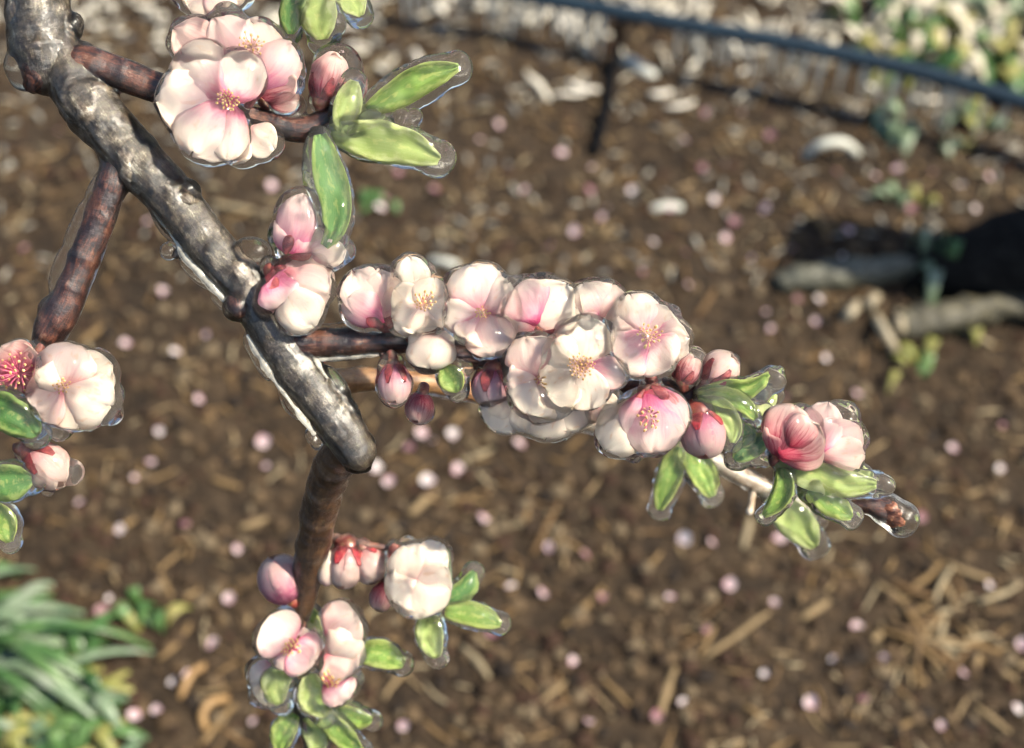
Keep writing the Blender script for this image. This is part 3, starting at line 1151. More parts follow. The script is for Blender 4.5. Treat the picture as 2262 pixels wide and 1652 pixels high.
P_DIM = [(1905, 1555), (720, 1130), (1450, 1590), (1610, 1300), (850, 450), (1340, 470), (1420, 610), (1520, 640), (1620, 500), (1890, 880), (1730, 890), (1880, 970), (2040, 820), (1690, 700), (1300, 430), (1160, 430), (960, 430), (600, 420), (230, 280), (330, 500), (60, 560), (1310, 380), (1560, 260), (1640, 260), (2060, 390), (2180, 400), (1560, 1400), (1790, 1560), (1330, 1330), (1480, 1330), (2030, 1150), (2100, 1000), (2210, 950), (510, 1330), (410, 1170), (180, 1120), (130, 300)]
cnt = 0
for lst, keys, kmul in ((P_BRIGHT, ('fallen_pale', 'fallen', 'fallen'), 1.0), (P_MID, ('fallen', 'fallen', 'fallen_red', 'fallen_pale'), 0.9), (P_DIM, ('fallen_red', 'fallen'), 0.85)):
    for i, (u, v) in enumerate(lst):
        key = keys[i % len(keys)]
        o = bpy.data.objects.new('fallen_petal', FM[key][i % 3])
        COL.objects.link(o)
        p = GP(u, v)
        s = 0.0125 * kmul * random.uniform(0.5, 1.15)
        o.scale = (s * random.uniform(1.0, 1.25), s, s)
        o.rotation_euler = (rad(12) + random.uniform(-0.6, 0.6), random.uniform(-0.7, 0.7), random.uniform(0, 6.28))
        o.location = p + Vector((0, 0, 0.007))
        lab = {'fallen': 'fallen pink peach petal lying on the brown soil', 'fallen_pale': 'fallen whitish pink peach petal lying on the brown soil', 'fallen_red': 'fallen dusky rose peach petal lying on the brown soil'}[key]
        tag(o, lab, 'petal', {'fallen': 'pink petals on the soil', 'fallen_pale': 'whitish petals on the soil', 'fallen_red': 'dusky rose petals on the soil'}[key])
        cnt += 1

# ------------------------------------------------------------------ grass and weeds
M['grass'] = simple('grass_blade', [(0.026, 0.075, 0.020), (0.065, 0.140, 0.042), (0.14, 0.23, 0.080)], 28, 0.35, trans=0.3)
M['grass_frost'] = simple('grass_frost', [(0.08, 0.14, 0.075), (0.16, 0.22, 0.13), (0.28, 0.32, 0.24)], 30, 0.4, trans=0.3)
M['grass_yellow'] = simple('grass_yellow', [(0.13, 0.15, 0.035), (0.25, 0.24, 0.07), (0.40, 0.34, 0.15)], 30, 0.5, trans=0.3)
M['straw_pale'] = simple('straw_pale', [(0.36, 0.32, 0.23), (0.52, 0.47, 0.36), (0.62, 0.58, 0.49)], 30, 0.5, trans=0.2)


def blade(root, base, ang, L, w, rise, droop, m, name='blade'):
    V, F = [], []
    n = 9
    d = Vector((math.cos(ang), math.sin(ang), 0))
    s = Vector((-d.y, d.x, 0))
    for i in range(n + 1):
        t = i / n
        c = base + d * (L * t) + Vector((0, 0, rise * 4 * t * (1 - t) * 0.8 + rise * 0.35 * t - droop * t * t))
        k = w * 0.5 * (math.sin(math.pi * (0.22 + 0.76 * t)) ** 0.8)
        V += [c + s * k + Vector((0, 0, k * 0.5)), c, c - s * k + Vector((0, 0, k * 0.5))]
    for i in range(n):
        a = i * 3
        F += [(a, a + 1, a + 4, a + 3), (a + 1, a + 2, a + 5, a + 4)]
    o = new_obj(name, V, F, m, root)
    md = o.modifiers.new('t', 'SOLIDIFY')
    md.thickness = 0.0008
    return o


def clump(name, u, v, n, L, w, rise, mats, label, cat, group=None, arc=(0, 6.28), spread=0.02, bname='blade'):
    p = GP(u, v)
    r = empty(name, p)
    for i in range(n):
        b = p + Vector((random.uniform(-spread, spread), random.uniform(-spread, spread), 0))
        b.z = hf(b.x, b.y)
        Li = L * random.uniform(0.6, 1.15)
        blade(r, b, random.uniform(*arc), Li, w * random.uniform(0.7, 1.2), rise * random.uniform(0.5, 1.2), rise * random.uniform(0.2, 0.9), M[random.choice(mats)], bname)
    return tag(r, label, cat, group)


# arching green clump at the lower left
p = GP(-10, 1480)
r = empty('grass_clump', p)
for (u, v, u2, v2, rise, mk) in [(-20, 1370, 120, 1310, 0.04, 'grass_frost'), (-30, 1400, 240, 1350, 0.06, 'grass_frost'), (-20, 1450, 230, 1430, 0.07, 'grass_frost'),
                                 (-20, 1440, 300, 1560, 0.10, 'grass'), (-30, 1480, 310, 1545, 0.08, 'grass_frost'), (-30, 1420, 220, 1440, 0.07, 'grass'), (-30, 1530, 260, 1500, 0.05, 'grass_frost'),
                                 (0, 1650, 260, 1520, 0.03, 'grass'), (0, 1560, 210, 1540, 0.03, 'grass_frost'), (-20, 1590, 150, 1620, 0.03, 'grass'), (0, 1500, 130, 1370, 0.05, 'grass'), (-20, 1360, 110, 1300, 0.04, 'grass'),
                                 (30, 1640, 170, 1560, 0.03, 'grass_yellow'), (-20, 1650, 100, 1560, 0.04, 'grass'), (60, 1680, 230, 1630, 0.03, 'grass'), (150, 1700, 290, 1640, 0.03, 'grass_yellow'), (250, 1720, 330, 1640, 0.04, 'grass_frost')]:
    a, b = GP(u, v), GP(u2, v2)
    d = b - a
    for k in range(5):
        off = Vector((random.uniform(-0.012, 0.012), random.uniform(-0.012, 0.012), 0)) * k
        blade(r, a + off, math.atan2(d.y, d.x) + k * random.uniform(-0.2, 0.2), math.hypot(d.x, d.y) * 0.92, 0.0065 * random.uniform(0.8, 1.3), rise * 0.62, rise * 0.3, M[mk])
for k in range(70):
    u, v = random.uniform(-40, 210), random.uniform(1440, 1690)
    blade(r, GP(u, v), random.uniform(-1.2, 2.2), random.uniform(0.03, 0.06), random.uniform(0.007, 0.013), random.uniform(0.01, 0.03), 0.01, M[random.choice(('grass', 'grass', 'grass', 'grass_yellow', 'grass_frost'))])
tag(r, 'lush clump of arching green grass at the foot of the view of soil', 'grass clump')

clump('seedling', 345, 1375, 7, 0.03, 0.010, 0.02, ('grass_yellow', 'grass'), 'small yellow-green seedling on the soil right of the grass clump', 'seedling', bname='leaf')
clump('seedling', 2075, 640, 11, 0.055, 0.012, 0.06, ('grass', 'grass_frost'), 'green leafy weed growing in the black shade by the black stump', 'weed', bname='leaf')
clump('seedling', 1965, 285, 8, 0.045, 0.016, 0.02, ('grass_frost',), 'frosted pale green weed on the soil just below the hose', 'weed', bname='leaf')
clump('seedling', 2090, 325, 5, 0.028, 0.012, 0.02, ('grass_frost', 'grass_yellow'), 'tiny pale seedling standing upright below the hose', 'seedling', bname='leaf')
clump('seedling', 1990, 440, 5, 0.028, 0.012, 0.02, ('grass_frost', 'grass_yellow'), 'small pale green seedling between fallen petals above the stump shade', 'seedling', bname='leaf')
clump('seedling', 2015, 825, 6, 0.030, 0.011, 0.02, ('grass', 'grass_yellow'), 'small green seedling on soil below the mossy log', 'seedling', bname='leaf')
clump('seedling', 2140, 735, 4, 0.025, 0.010, 0.02, ('grass', 'grass_yellow'), 'tiny green seedling beside the grey stick and mossy log', 'seedling', bname='leaf')
clump('seedling', 2140, 275, 9, 0.04, 0.013, 0.02, ('grass', 'grass_yellow', 'grass_frost'), 'green and yellow weed right under the hose', 'weed', bname='leaf')
clump('seedling', 830, 460, 5, 0.03, 0.010, 0.01, ('grass',), 'faint green seedling on the soil right of the hanging leaf', 'seedling', bname='leaf')
for k, (u, v, mats, n) in enumerate([(2000, 40, ('straw_pale',), 16), (2090, 15, ('straw_pale', 'straw_pale', 'grass_frost'), 20), (2190, 40, ('straw_pale', 'grass_frost'), 22), (2260, 90, ('straw_pale', 'grass_yellow'), 18),
                                     (1970, 125, ('grass', 'grass_yellow'), 16), (2060, 120, ('grass_yellow', 'grass', 'straw_pale'), 18), (2140, 130, ('grass_yellow', 'straw_pale', 'grass'), 18), (2230, 170, ('grass_yellow', 'grass'), 16), (2150, -30, ('straw_pale',), 20), (2040, -30, ('straw_pale',), 16), (2260, 0, ('straw_pale', 'grass_frost'), 18), (1880, 70, ('straw_pale', 'grass'), 10)]):
    lab = 'frosted tuft of pale dead grass behind the hose' if mats[0] == 'straw_pale' else 'yellow-green grass tuft growing behind the hose'
    clump('grass_tuft', u, v, n, 0.06, 0.013, 0.035, mats, lab, 'grass tuft', 'pale tufts behind the hose' if mats[0] == 'straw_pale' else 'green tufts behind the hose', spread=0.035)

# ------------------------------------------------------------------ irrigation hose with icicles
HOSE_H = 0.075
M['hose'] = simple('hose_black', [(0.009, 0.017, 0.026), (0.014, 0.027, 0.040)], 50, 0.45, 0.25)
rows = []
for (u, v) in [(700, -95), (900, -58), (1110, -18), (1300, 14), (1500, 52), (1700, 88), (1900, 128), (2080, 172), (2262, 226), (2420, 280), (2600, 345)]:
    p = G(u, v, HOSE_H)
    rows.append((p.x, p.y, p.z, 0.0100))
V, F, B = tube_geo(rows, 14, 0.006)
hose_root = empty('irrigation_hose', Vector(rows[5][:3]))
tag(hose_root, 'dark irrigation hose hung with rows of icicles above the soil', 'hose')
pipe = new_obj('pipe', V, F, M['hose'], hose_root)
vattr(pipe, 'bk', B)
cs = catmull(rows, 0.006)


def icicle_mesh(seed):
    g = [(0, 0, 0.0, 0.0032), (0.0002, 0, -0.3, 0.0028), (-0.0003, 0.0002, -0.6, 0.0020), (0, 0, -0.85, 0.0014), (0, 0, -1.0, 0.0008)]
    rows_ = [(x, y, z * 0.05, r * (1 + 0.25 * math.sin(seed * 3 + i * 2))) for i, (x, y, z, r) in enumerate(g)]
    V, F, _ = tube_geo(rows_, 7, 0.012)
    me = bpy.data.meshes.new('icicle')
    me.from_pydata([tuple(v) for v in V], [], F)
    me.shade_smooth()
    me.materials.append(M['icicle'])
    return me


ICM = [icicle_mesh(s) for s in range(4)]
k = 0.0
i = 0
total = len(cs)
while i < total - 1:
    c = cs[i]
    i += random.choice((2, 2, 3, 3, 4))
    if c[0] < -0.28 or c[0] > 1.0:
        continue
    if noise.noise(Vector((c[0] * 9, 1.2, 0))) < -0.28:
        continue
    o = bpy.data.objects.new('icicle', ICM[random.randrange(4)])
    COL.objects.link(o)
    o.parent = hose_root
    L = max(0.35, 0.75 + 0.5 * noise.noise(Vector((c[0] * 6, 0, 3))) + random.uniform(-0.25, 0.3))
    o.location = (c[0], c[1] - 0.006, c[2] - 0.006)
    o.scale = (1.25, 1.25, L * 1.1)
    o.rotation_euler = (random.uniform(-0.05, 0.05), random.uniform(-0.05, 0.05), random.uniform(0, 6))

M['black'] = simple('tube_black', [(0.003, 0.003, 0.0035), (0.005, 0.005, 0.006)], 50, 0.8, 0.05)
ground_tube('drip_tube', [(1372, 28, 0.070), (1366, 85, 0.034), (1354, 160, 0.012), (1340, 240, 0.008), (1322, 315, 0.006), (1316, 335, 0.002)], 11, M['black'], 'thin black drip tube hanging from the hose and trailing over the soil', 'tube')

# ------------------------------------------------------------------ trunk foot darkened to stand in for shade, logs
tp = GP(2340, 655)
troot = empty('shade_stump', tp)  # mostly unseen trunk, its size shaped for the shadow it casts
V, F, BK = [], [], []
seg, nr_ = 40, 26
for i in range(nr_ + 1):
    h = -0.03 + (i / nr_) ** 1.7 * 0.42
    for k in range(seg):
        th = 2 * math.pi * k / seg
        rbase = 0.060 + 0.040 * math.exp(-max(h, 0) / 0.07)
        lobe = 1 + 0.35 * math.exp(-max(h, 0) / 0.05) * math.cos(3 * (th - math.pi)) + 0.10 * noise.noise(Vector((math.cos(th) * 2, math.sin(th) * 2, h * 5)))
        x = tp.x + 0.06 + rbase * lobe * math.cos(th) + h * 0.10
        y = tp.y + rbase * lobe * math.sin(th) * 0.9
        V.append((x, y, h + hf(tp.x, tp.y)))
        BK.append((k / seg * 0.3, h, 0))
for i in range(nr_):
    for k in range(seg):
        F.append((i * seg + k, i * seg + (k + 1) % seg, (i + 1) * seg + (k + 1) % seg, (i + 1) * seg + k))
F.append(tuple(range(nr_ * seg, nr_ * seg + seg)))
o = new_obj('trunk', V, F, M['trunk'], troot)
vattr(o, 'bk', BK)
# near-black root form running left, added to stand in for ground shadow
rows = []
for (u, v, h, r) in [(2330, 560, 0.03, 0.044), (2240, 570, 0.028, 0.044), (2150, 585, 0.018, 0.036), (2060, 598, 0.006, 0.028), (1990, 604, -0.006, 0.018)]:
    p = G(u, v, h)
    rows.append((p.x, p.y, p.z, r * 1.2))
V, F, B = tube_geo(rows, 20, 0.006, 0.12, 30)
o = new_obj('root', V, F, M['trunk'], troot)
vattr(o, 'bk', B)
tag(troot, 'stump and root form painted near-black to stand in for deep ground shade', 'tree stump')

M['log_grey'] = bark_mat('log_grey', [(0.36, (0.012, 0.011, 0.006)), (0.5, (0.045, 0.042, 0.022)), (0.66, (0.16, 0.16, 0.12))], 0.3, rough=0.6)  # olive bark dimmed in colour to stand in for the stump's shade
M['log_moss'] = bark_mat('log_moss', [(0.36, (0.010, 0.008, 0.004)), (0.5, (0.030, 0.025, 0.010)), (0.66, (0.14, 0.115, 0.045))], 0.3, rough=0.7)  # moss bark darkened in colour where the stump's shadow does not reach
ground_tube('fallen_log', [(1735, 618, 0.006), (1820, 610, 0.014), (1910, 602, 0.014), (2010, 594, 0.012)], 30, M['log_grey'], 'short grey-green log lying beside the root form painted black as shade', 'log', None, 20, 0.35)
ground_tube('fallen_log', [(2000, 715, 0.010), (2090, 702, 0.012), (2180, 682, 0.014), (2300, 662, 0.016)], 34, M['log_moss'], 'mossy yellow-brown log lying below the root form painted black as shade', 'log', None, 20, 0.4)

# ================================================================== THE ICED PEACH BRANCH
root = empty('peach_branch', W(90, -60, 0))
tag(root, 'peach branch in bloom, its limb, flowers, buds and leaves cased in clear ice', 'branch')

LIMB_TOP = [(78, -90, -10, 64), (82, 0, 0, 62), (90, 80, 4, 60), (100, 135, 6, 56), (108, 168, 4, 42)]
LIMB = [(120, 95, 0, 40), (150, 160, 2, 50), (190, 222, 6, 55), (245, 290, 6, 52), (310, 365, 4, 50), (395, 455, 2, 47), (473, 556, 0, 46), (545, 632, 0, 44), (600, 726, 0, 43), (656, 815, -6, 43), (722, 900, -12, 41), (770, 968, -20, 40), (793, 1003, -24, 36)]
SIDE = [(268, 345, 0, 33), (250, 400, 6, 30), (222, 480, 6, 28), (190, 560, 6, 27), (160, 635, 6, 28), (135, 690, 4, 32), (112, 728, -4, 30), (98, 752, -14, 22)]
UPPER = [(140, 140, 0, 36), (200, 145, 8, 34), (260, 162, 8, 30), (320, 185, 6, 28), (365, 200, 4, 27), (450, 225, -10, 22), (520, 248, 0, 20), (575, 268, 4, 23), (635, 283, 6, 22), (690, 285, 4, 24), (725, 262, 0, 24), (735, 240, 0, 14)]
SHOOT = [(610, 730, 0, 26), (660, 755, 4, 27), (730, 755, 6, 25), (800, 752, 6, 26), (850, 750, 4, 27), (920, 755, 0, 24), (1000, 775, -4, 24), (1080, 790, -10, 24), (1180, 805, -12, 22), (1290, 830, -12, 20), (1390, 848, -8, 19), (1470, 858, -4, 17), (1530, 880, 0, 17), (1600, 915, 0, 15), (1670, 948, 0, 15), (1705, 985, 0, 17), (1722, 1020, 0, 13), (1790, 1062, -8, 13), (1870, 1100, -8, 15), (1930, 1118, -4, 17), (1958, 1126, 0, 20)]
LOWER = [(765, 985, -40, 36), (742, 1020, -90, 37), (720, 1070, -150, 36), (705, 1130, -205, 35), (695, 1190, -255, 33), (684, 1240, -290, 30), (677, 1285, -320, 27), (669, 1330, -345, 21), (660, 1400, -365, 16), (655, 1480, -380, 14), (664, 1560, -390, 14), (684, 1630, -395, 13), (700, 1700, -400, 13)]
REAR = [(690, 842, -170, 17), (760, 842, -260, 20), (850, 838, -320, 20), (960, 848, -380, 17), (1100, 880, -410, 15), (1280, 930, -430, 14), (1460, 965, -440, 14), (1560, 1008, -445, 13), (1650, 1058, -450, 15), (1720, 1098, -455, 14), (1790, 1136, -460, 12)]

LOWER = [(u, v, z * 1.25, r) for (u, v, z, r) in LOWER]
REAR = [(u, v, z * 1.25, r) for (u, v, z, r) in REAR]
wood('limb', LIMB_TOP, M['bark_limb'], root, 44, 0.12, 140, [(0.022, 0.10, 0.004), (0.035, 0.08, 0.003)], 3.0)
wood('limb', LIMB, M['bark_limb'], root, 44, 0.13, 150, [(0.028, 0.14, 0.006), (0.058, 0.12, 0.007), (0.112, 0.15, 0.008), (0.135, 0.12, 0.007), (0.178, 0.10, 0.008)], 7.0)
wood('shoot', SIDE, M['bark_shoot'], root, 24, 0.10, 150, [(0.012, 0.10, 0.002), (0.024, 0.12, 0.0015), (0.040, 0.14, 0.0015), (0.052, 0.12, 0.0015)], 9.0)
wood('shoot', UPPER, M['bark_shoot'], root, 24, 0.10, 150, [(0.014, 0.10, 0.002), (0.024, 0.12, 0.0015), (0.036, 0.14, 0.0015), (0.072, 0.18, 0.002), (0.084, 0.2, 0.002)], 12.0)
wood('shoot', SHOOT, M['bark_shoot'], root, 22, 0.12, 170, [(0.02 + 0.011 * k, 0.16, 0.0016) for k in range(20)], 15.0)
wood('shoot', LOWER, M['bark_brown'], root, 24, 0.10, 140, [(0.016, 0.12, 0.003), (0.034, 0.10, 0.003), (0.05, 0.14, 0.003)], 18.0)
wood('shoot', REAR[:5], M['bark_orange'], root, 16, 0.10, 140, None, 21.0)
wood('shoot', REAR[4:], M['bark_pale'], root, 16, 0.12, 140, [(0.03, 0.3, 0.003), (0.05, 0.3, 0.003)], 24.0)
# cut stubs and knots
wood('stub', [(532, 655, 0, 28), (532, 672, 18, 25), (531, 680, 28, 21)], M['bark_shoot'], root, 20, 0.08, 150, None, 2.0)
wood('knot', [(405, 440, 26, 20), (415, 442, 38, 15), (420, 446, 42, 8)], M['bark_limb'], root, 16, 0.4, 260, None, 6.0)
wood('knot', [(424, 540, -4, 20), (400, 554, 0, 17), (388, 562, 2, 10)], M['bark_limb'], root, 16, 0.3, 260, None, 8.0)
wood('stub', [(95, 140, 10, 46), (84, 168, 12, 38), (76, 184, 10, 26)], M['bark_shoot'], root, 22, 0.12, 130, None, 4.0)
for (u, v, u2, v2, r) in [(590, 600, 640, 560, 9), (600, 610, 660, 620, 8), (840, 770, 866, 800, 12), (1000, 790, 1060, 800, 11), (1045, 800, 1088, 806, 10), (712, 268, 745, 240, 9), (1500, 872, 1540, 845, 9), (1700, 990, 1740, 960, 9)]:
    wood('spur', [(u, v, 4, r), ((u + u2) / 2, (v + v2) / 2 + 3, 12, r * 0.9), (u2, v2, 16, r * 0.6)], M['bark_shoot'], root, 10, 0.15, 250, None, u * 0.1)

# one sheet of ice over the wood
g = Geo()
for rows, add, seed in ((LIMB_TOP, 9, 1), (LIMB, 8, 2), (SIDE, 9, 3), (UPPER, 8, 4), (SHOOT, 8, 5)):
    V, F, _ = tube_geo(wpts(rows, add * S / S), 22, 0.0012, 0.10, 75, None, seed * 5.0)
    g.add(V, F)
def lobe(u, v, z, rx, ry, rz=None, ang=0.0):
    f0 = Frame(0)
    c, s_ = math.cos(ang), math.sin(ang)
    g.ball(f0.p(u, v, z), f0.d(rx * c, rx * s_, 0), f0.d(-ry * s_, ry * c, 0), f0.d(0, 0, rz or min(rx, ry)))
for a in [(60, 150, 10, 44, 52), (80, 182, 12, 45, 22), (150, 70, 0, 30, 48, 30, -0.5), (185, 110, 0, 26, 20), (200, 128, 4, 34, 18), (240, 150, 0, 40, 16), (165, 250, 0, 22, 40, 20, 0.6), (225, 340, 0, 16, 46, 20, 0.4), (184, 500, 0, 30, 80, 24, -0.40), (144, 592, 0, 28, 70, 24, -0.45), (120, 690, 6, 34, 40), (218, 424, 0, 26, 60, 24, -0.35),
          (355, 490, -4, 14, 60, 22, 0.65), (372, 556, -2, 20, 20), (430, 605, -4, 14, 50, 20, 0.75), (480, 660, -4, 12, 30, 18, 0.6), (568, 790, -8, 16, 60, 20, 0.5), (640, 890, -10, 16, 46, 20, 0.5), (690, 970, -10, 14, 30, 20, 0.5), (760, 905, -10, 30, 60, 30, 0.62), (800, 985, -16, 30, 36), (790, 1030, -20, 34, 20), (740, 850, -8, 24, 50, 24, 0.6),
          (530, 680, 28, 34, 32), (560, 560, 20, 44, 36), (590, 640, 10, 24, 60), (720, 728, 0, 70, 18), (770, 722, 4, 40, 16), (730, 788, 0, 90, 10), (790, 705, 0, 24, 40), (590, 215, 0, 50, 18), (640, 235, 0, 40, 36), (420, 425, 20, 30, 30), (290, 360, 10, 36, 40)]:
    lobe(*a)
tipf = [(1962, 1128, 0, 46, 40, 40, -0.5), (1992, 1144, 0, 44, 42, 40, -0.5), (1940, 1116, 0, 36, 30, 30, -0.4)]
for a in tipf:
    lobe(*a)
remeshed('ice_coat', g, M['ice_wood'], root, 0.0009, 4, lump=0.0009, lfreq=90)
g = Geo()
for rows, add, seed in ((LOWER[:9], 7, 6), (REAR, 8, 7), (LOWER[8:], 6, 8)):
    V, F, _ = tube_geo(wpts(rows, add), 18, 0.0014, 0.14, 70, None, seed * 5.0)
    g.add(V, F)
remeshed('ice_coat', g, M['ice_wood'], root, 0.001, 4)

# ice ridges along the lower edge, whitened to stand in for caught sunlight
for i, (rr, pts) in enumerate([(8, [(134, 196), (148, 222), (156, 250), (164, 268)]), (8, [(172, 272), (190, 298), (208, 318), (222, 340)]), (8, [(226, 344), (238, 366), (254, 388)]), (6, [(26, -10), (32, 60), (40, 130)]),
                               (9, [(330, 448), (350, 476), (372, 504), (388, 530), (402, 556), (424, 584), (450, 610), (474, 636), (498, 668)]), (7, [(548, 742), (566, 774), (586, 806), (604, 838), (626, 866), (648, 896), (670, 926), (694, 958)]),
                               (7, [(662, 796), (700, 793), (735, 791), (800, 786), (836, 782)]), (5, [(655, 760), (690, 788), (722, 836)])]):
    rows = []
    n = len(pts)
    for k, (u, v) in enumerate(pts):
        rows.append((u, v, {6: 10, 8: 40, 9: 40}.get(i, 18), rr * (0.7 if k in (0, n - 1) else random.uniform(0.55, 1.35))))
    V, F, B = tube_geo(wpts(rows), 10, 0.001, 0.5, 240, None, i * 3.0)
    new_obj('lit_ice_ridge', V, F, M['milky'], root)

# bud scales inside the clear ice at the tip of the shoot
fr = Frame(0)
for k in range(9):
    th = k * 2.4
    b = (1944 + k * 2.0, 1118 + k * 2.6)
    petal_mesh(fr, root, b, (b[0] + 26 + 6 * math.cos(th), b[1] + 10 + 16 * math.sin(th)), 20, 4 + 8 * math.cos(th), 12 + 14 * math.cos(th), M['scale_bud'], 0.3, 0.4 * math.sin(th), name='bud_scale')

# ------------------------------------------------------------------ upper cluster
c = (505, 228)
flower(root, 60, [(*c, 412, 128, 112), (*c, 366, 222, 118), (*c, 432, 338, 124), (*c, 548, 132, 88), (*c, 505, 350, 70), (545, 285, 600, 322, 62, -24, -20, 'cream'), (520, 300, 535, 350, 48, -24, -20, 'cream')],
       'white', st=(508, 226, 8, 26, 26, True), drops=[(395, 180, 0, 40), (470, 330, 6, 34)], label='large white blossom with magenta centre frozen in a smooth ice lobe')
b = (575, 200)
flower(root, 0, [(*b, 398, 72, 104, 0, 10, 'red'), (*b, 480, 52, 96, 0, 14, 'pink'), (*b, 565, 62, 92, 0, 18, 'blush'), (*b, 640, 110, 88, 0, 22, 'pink'), (*b, 652, 180, 70, 0, 26, 'red'), (600, 215, 650, 225, 40, 0, 5, 'red')],
       'pink', st=(560, 115, 20, 32, 22), calyx=(585, 258, 585, 215, 16), drops=[(470, 92, 10, 44), (590, 125, 10, 66)], label='pink-streaked blossom behind the large white one, seen through clear ice')
bud(root, 10, (712, 222), (742, 128), 34, 'red', drops=[(745, 155, 0, 60), (742, 190, 0, 52), (770, 180, 0, 40)], stalk_from=(705, 262))
leaf(root, 20, [(812, 245), (870, 208), (940, 168), (1012, 148)], 62, 'leaf', 0.5, 0.4, 14, (1004, 158, 34), clear=26, extra=[(960, 150, 0, 30)])
leaf(root, 40, [(706, 300), (722, 380), (742, 450), (738, 510), (718, 545)], 66, 'leaf_dark', 0.5, -0.4, 12, (722, 520, 24), curl=0.4, clear=24)
leaf(root, 30, [(735, 290), (800, 305), (880, 318), (970, 352)], 86, 'leaf_pale', 0.35, 0.2, 10, (962, 346, 30), extra=[(890, 270, 20, 28), (820, 275, 10, 34), (915, 262, 16, 20)])
leaf(root, 36, [(758, 292), (766, 240), (782, 180)], 58, 'leaf_pale', 0.5, 0.2, 9, (782, 196, 26), extra=[(760, 262, 0, 34)])
leaf(root, 14, [(745, 285), (800, 268), (850, 262)], 60, 'leaf_pale', 0.4, -0.3, 9)

# ------------------------------------------------------------------ flowers where the shoot leaves the limb
flower(root, 26, [(645, 566, 676, 436, 70, 0, 18, 'pink'), (650, 566, 640, 480, 60, -8, 0, 'pink'), (655, 568, 765, 552, 52, -4, 4, 'white'), (652, 562, 700, 500, 66, 2, 10, 'white')],
       'pink', calyx=(612, 590, 645, 566, 15), sep=[(634, 560, 648, 516, 26), (640, 566, 690, 572, 26)], drops=[(752, 552, 0, 20), (690, 450, 0, 28)], label='half-open pink blossom with red base behind the hanging leaf')
flower(root, 34, [(612, 622, 640, 668, 92, 6, 22, 'pink'), (620, 612, 720, 600, 60, -6, 0, 'blush'), (630, 620, 725, 650, 84, 0, 10, 'blush'), (632, 630, 690, 715, 88, 2, 18, 'cream'), (605, 640, 590, 690, 40, -8, 0, 'pink')],
       'blush', calyx=(592, 590, 612, 622, 18), sep=[(600, 596, 640, 606, 26), (604, 590, 610, 640, 26)], drops=[(718, 602, 0, 18), (715, 640, 6, 24), (680, 690, 4, 30)])

# ------------------------------------------------------------------ flowers along the shoot
flower(root, 34, [(842, 712, 790, 610, 84, 2, 16, 'blush'), (846, 712, 840, 605, 78, -2, 8, 'blush'), (846, 706, 772, 655, 66, 6, 12, 'pink')],
       'blush', calyx=(860, 735, 845, 705, 15), sep=[(848, 716, 876, 700, 24), (844, 716, 812, 700, 20)], drops=[(800, 692, 0, 30), (805, 716, -10, 22)])
c = (930, 682)
flower(root, 46, [(*c, 905, 575, 60), (*c, 870, 700, 72, 2, 14), (*c, 985, 690, 70), (*c, 930, 735, 80, 2, 16), (*c, 960, 628, 74), (*c, 872, 640, 60)],
       'cream', st=(940, 668, 14, 24, 18), calyx=(905, 745, 915, 705, 15), drops=[(905, 596, 4, 24), (965, 632, 0, 22)], label='cream blossom with an upright ice knob and orange anthers')
flower(root, 60, [(950, 735, 950, 806, 96, 0, 6, 'cream'), (950, 740, 918, 775, 60, -4, 0, 'cream'), (950, 740, 985, 775, 60, -4, 0, 'cream')], 'cream', calyx=(948, 720, 950, 738, 10), drops=[(950, 778, 0, 47), (950, 768, 0, 50)], th=6)
c = (1062, 700)
flower(root, 52, [(*c, 1040, 596, 104), (*c, 996, 672, 84, 2, 14), (*c, 1125, 630, 84), (*c, 1040, 750, 80, 4, 18), (1075, 700, 1092, 772, 84, 10, 26, 'blush'), (*c, 1128, 725, 60, -8, -6, 'pink')],
       'white', st=(1064, 694, 12, 20, 16), calyx=(1060, 776, 1062, 715, 15), drops=[(1085, 612, 4, 30), (1020, 612, 4, 26)])
flower(root, 62, [(1188, 708, 1148, 640, 96, 6, 20, 'pink'), (1190, 712, 1248, 640, 104, 0, 12, 'cream'), (1180, 720, 1118, 690, 70, 0, 10, 'blush'), (1200, 712, 1275, 690, 70, -6, 0, 'white')],
       'white', calyx=(1175, 780, 1188, 720, 15), sep=[(1175, 742, 1235, 724, 22)], drops=[(1134, 628, -4, 18), (1240, 634, 0, 22), (1200, 640, -4, 18), (1160, 640, 0, 34)], label='blossom with one pink and one cream petal rounded by ice')
flower(root, 44, [(1320, 700, 1290, 640, 84, 0, 10, 'white'), (1325, 705, 1345, 640, 74, -4, 4, 'blush'), (1330, 715, 1380, 680, 76, 2, 12, 'cream'), (1322, 712, 1275, 700, 60, 2, 8)],
       'white', calyx=(1330, 790, 1325, 720, 14), drops=[(1330, 655, 4, 40), (1295, 650, 0, 34)])
c = (1425, 752)
flower(root, 66, [(*c, 1395, 660, 84, -6, 4), (*c, 1470, 690, 88, -4, 8), (*c, 1512, 748, 70), (*c, 1475, 800, 92, 4, 18), (*c, 1365, 792, 92, 6, 20), (*c, 1345, 735, 80, 0, 12)],
       'white', st=(1428, 742, 14, 30, 22), calyx=(1440, 840, 1430, 775, 16), drops=[(1432, 672, 0, 22), (1494, 748, 0, 28), (1392, 668, 0, 28), (1470, 700, 4, 30)], label='broad cream blossom at the crown of the flowering shoot')
c = (1282, 808)
flower(root, 84, [(*c, 1218, 770, 84, 2, 12), (*c, 1300, 712, 100, -4, 6), (*c, 1372, 830, 58, 0, 12, 'pink'), (*c, 1298, 892, 84, 4, 16), (*c, 1212, 868, 92, 2, 14)],
       'cream', st=(1280, 808, 12, 32, 34), drops=[(1250, 725, 0, 30), (1330, 740, 0, 40)], label='open cream blossom with a ring of yellow stamens facing out')
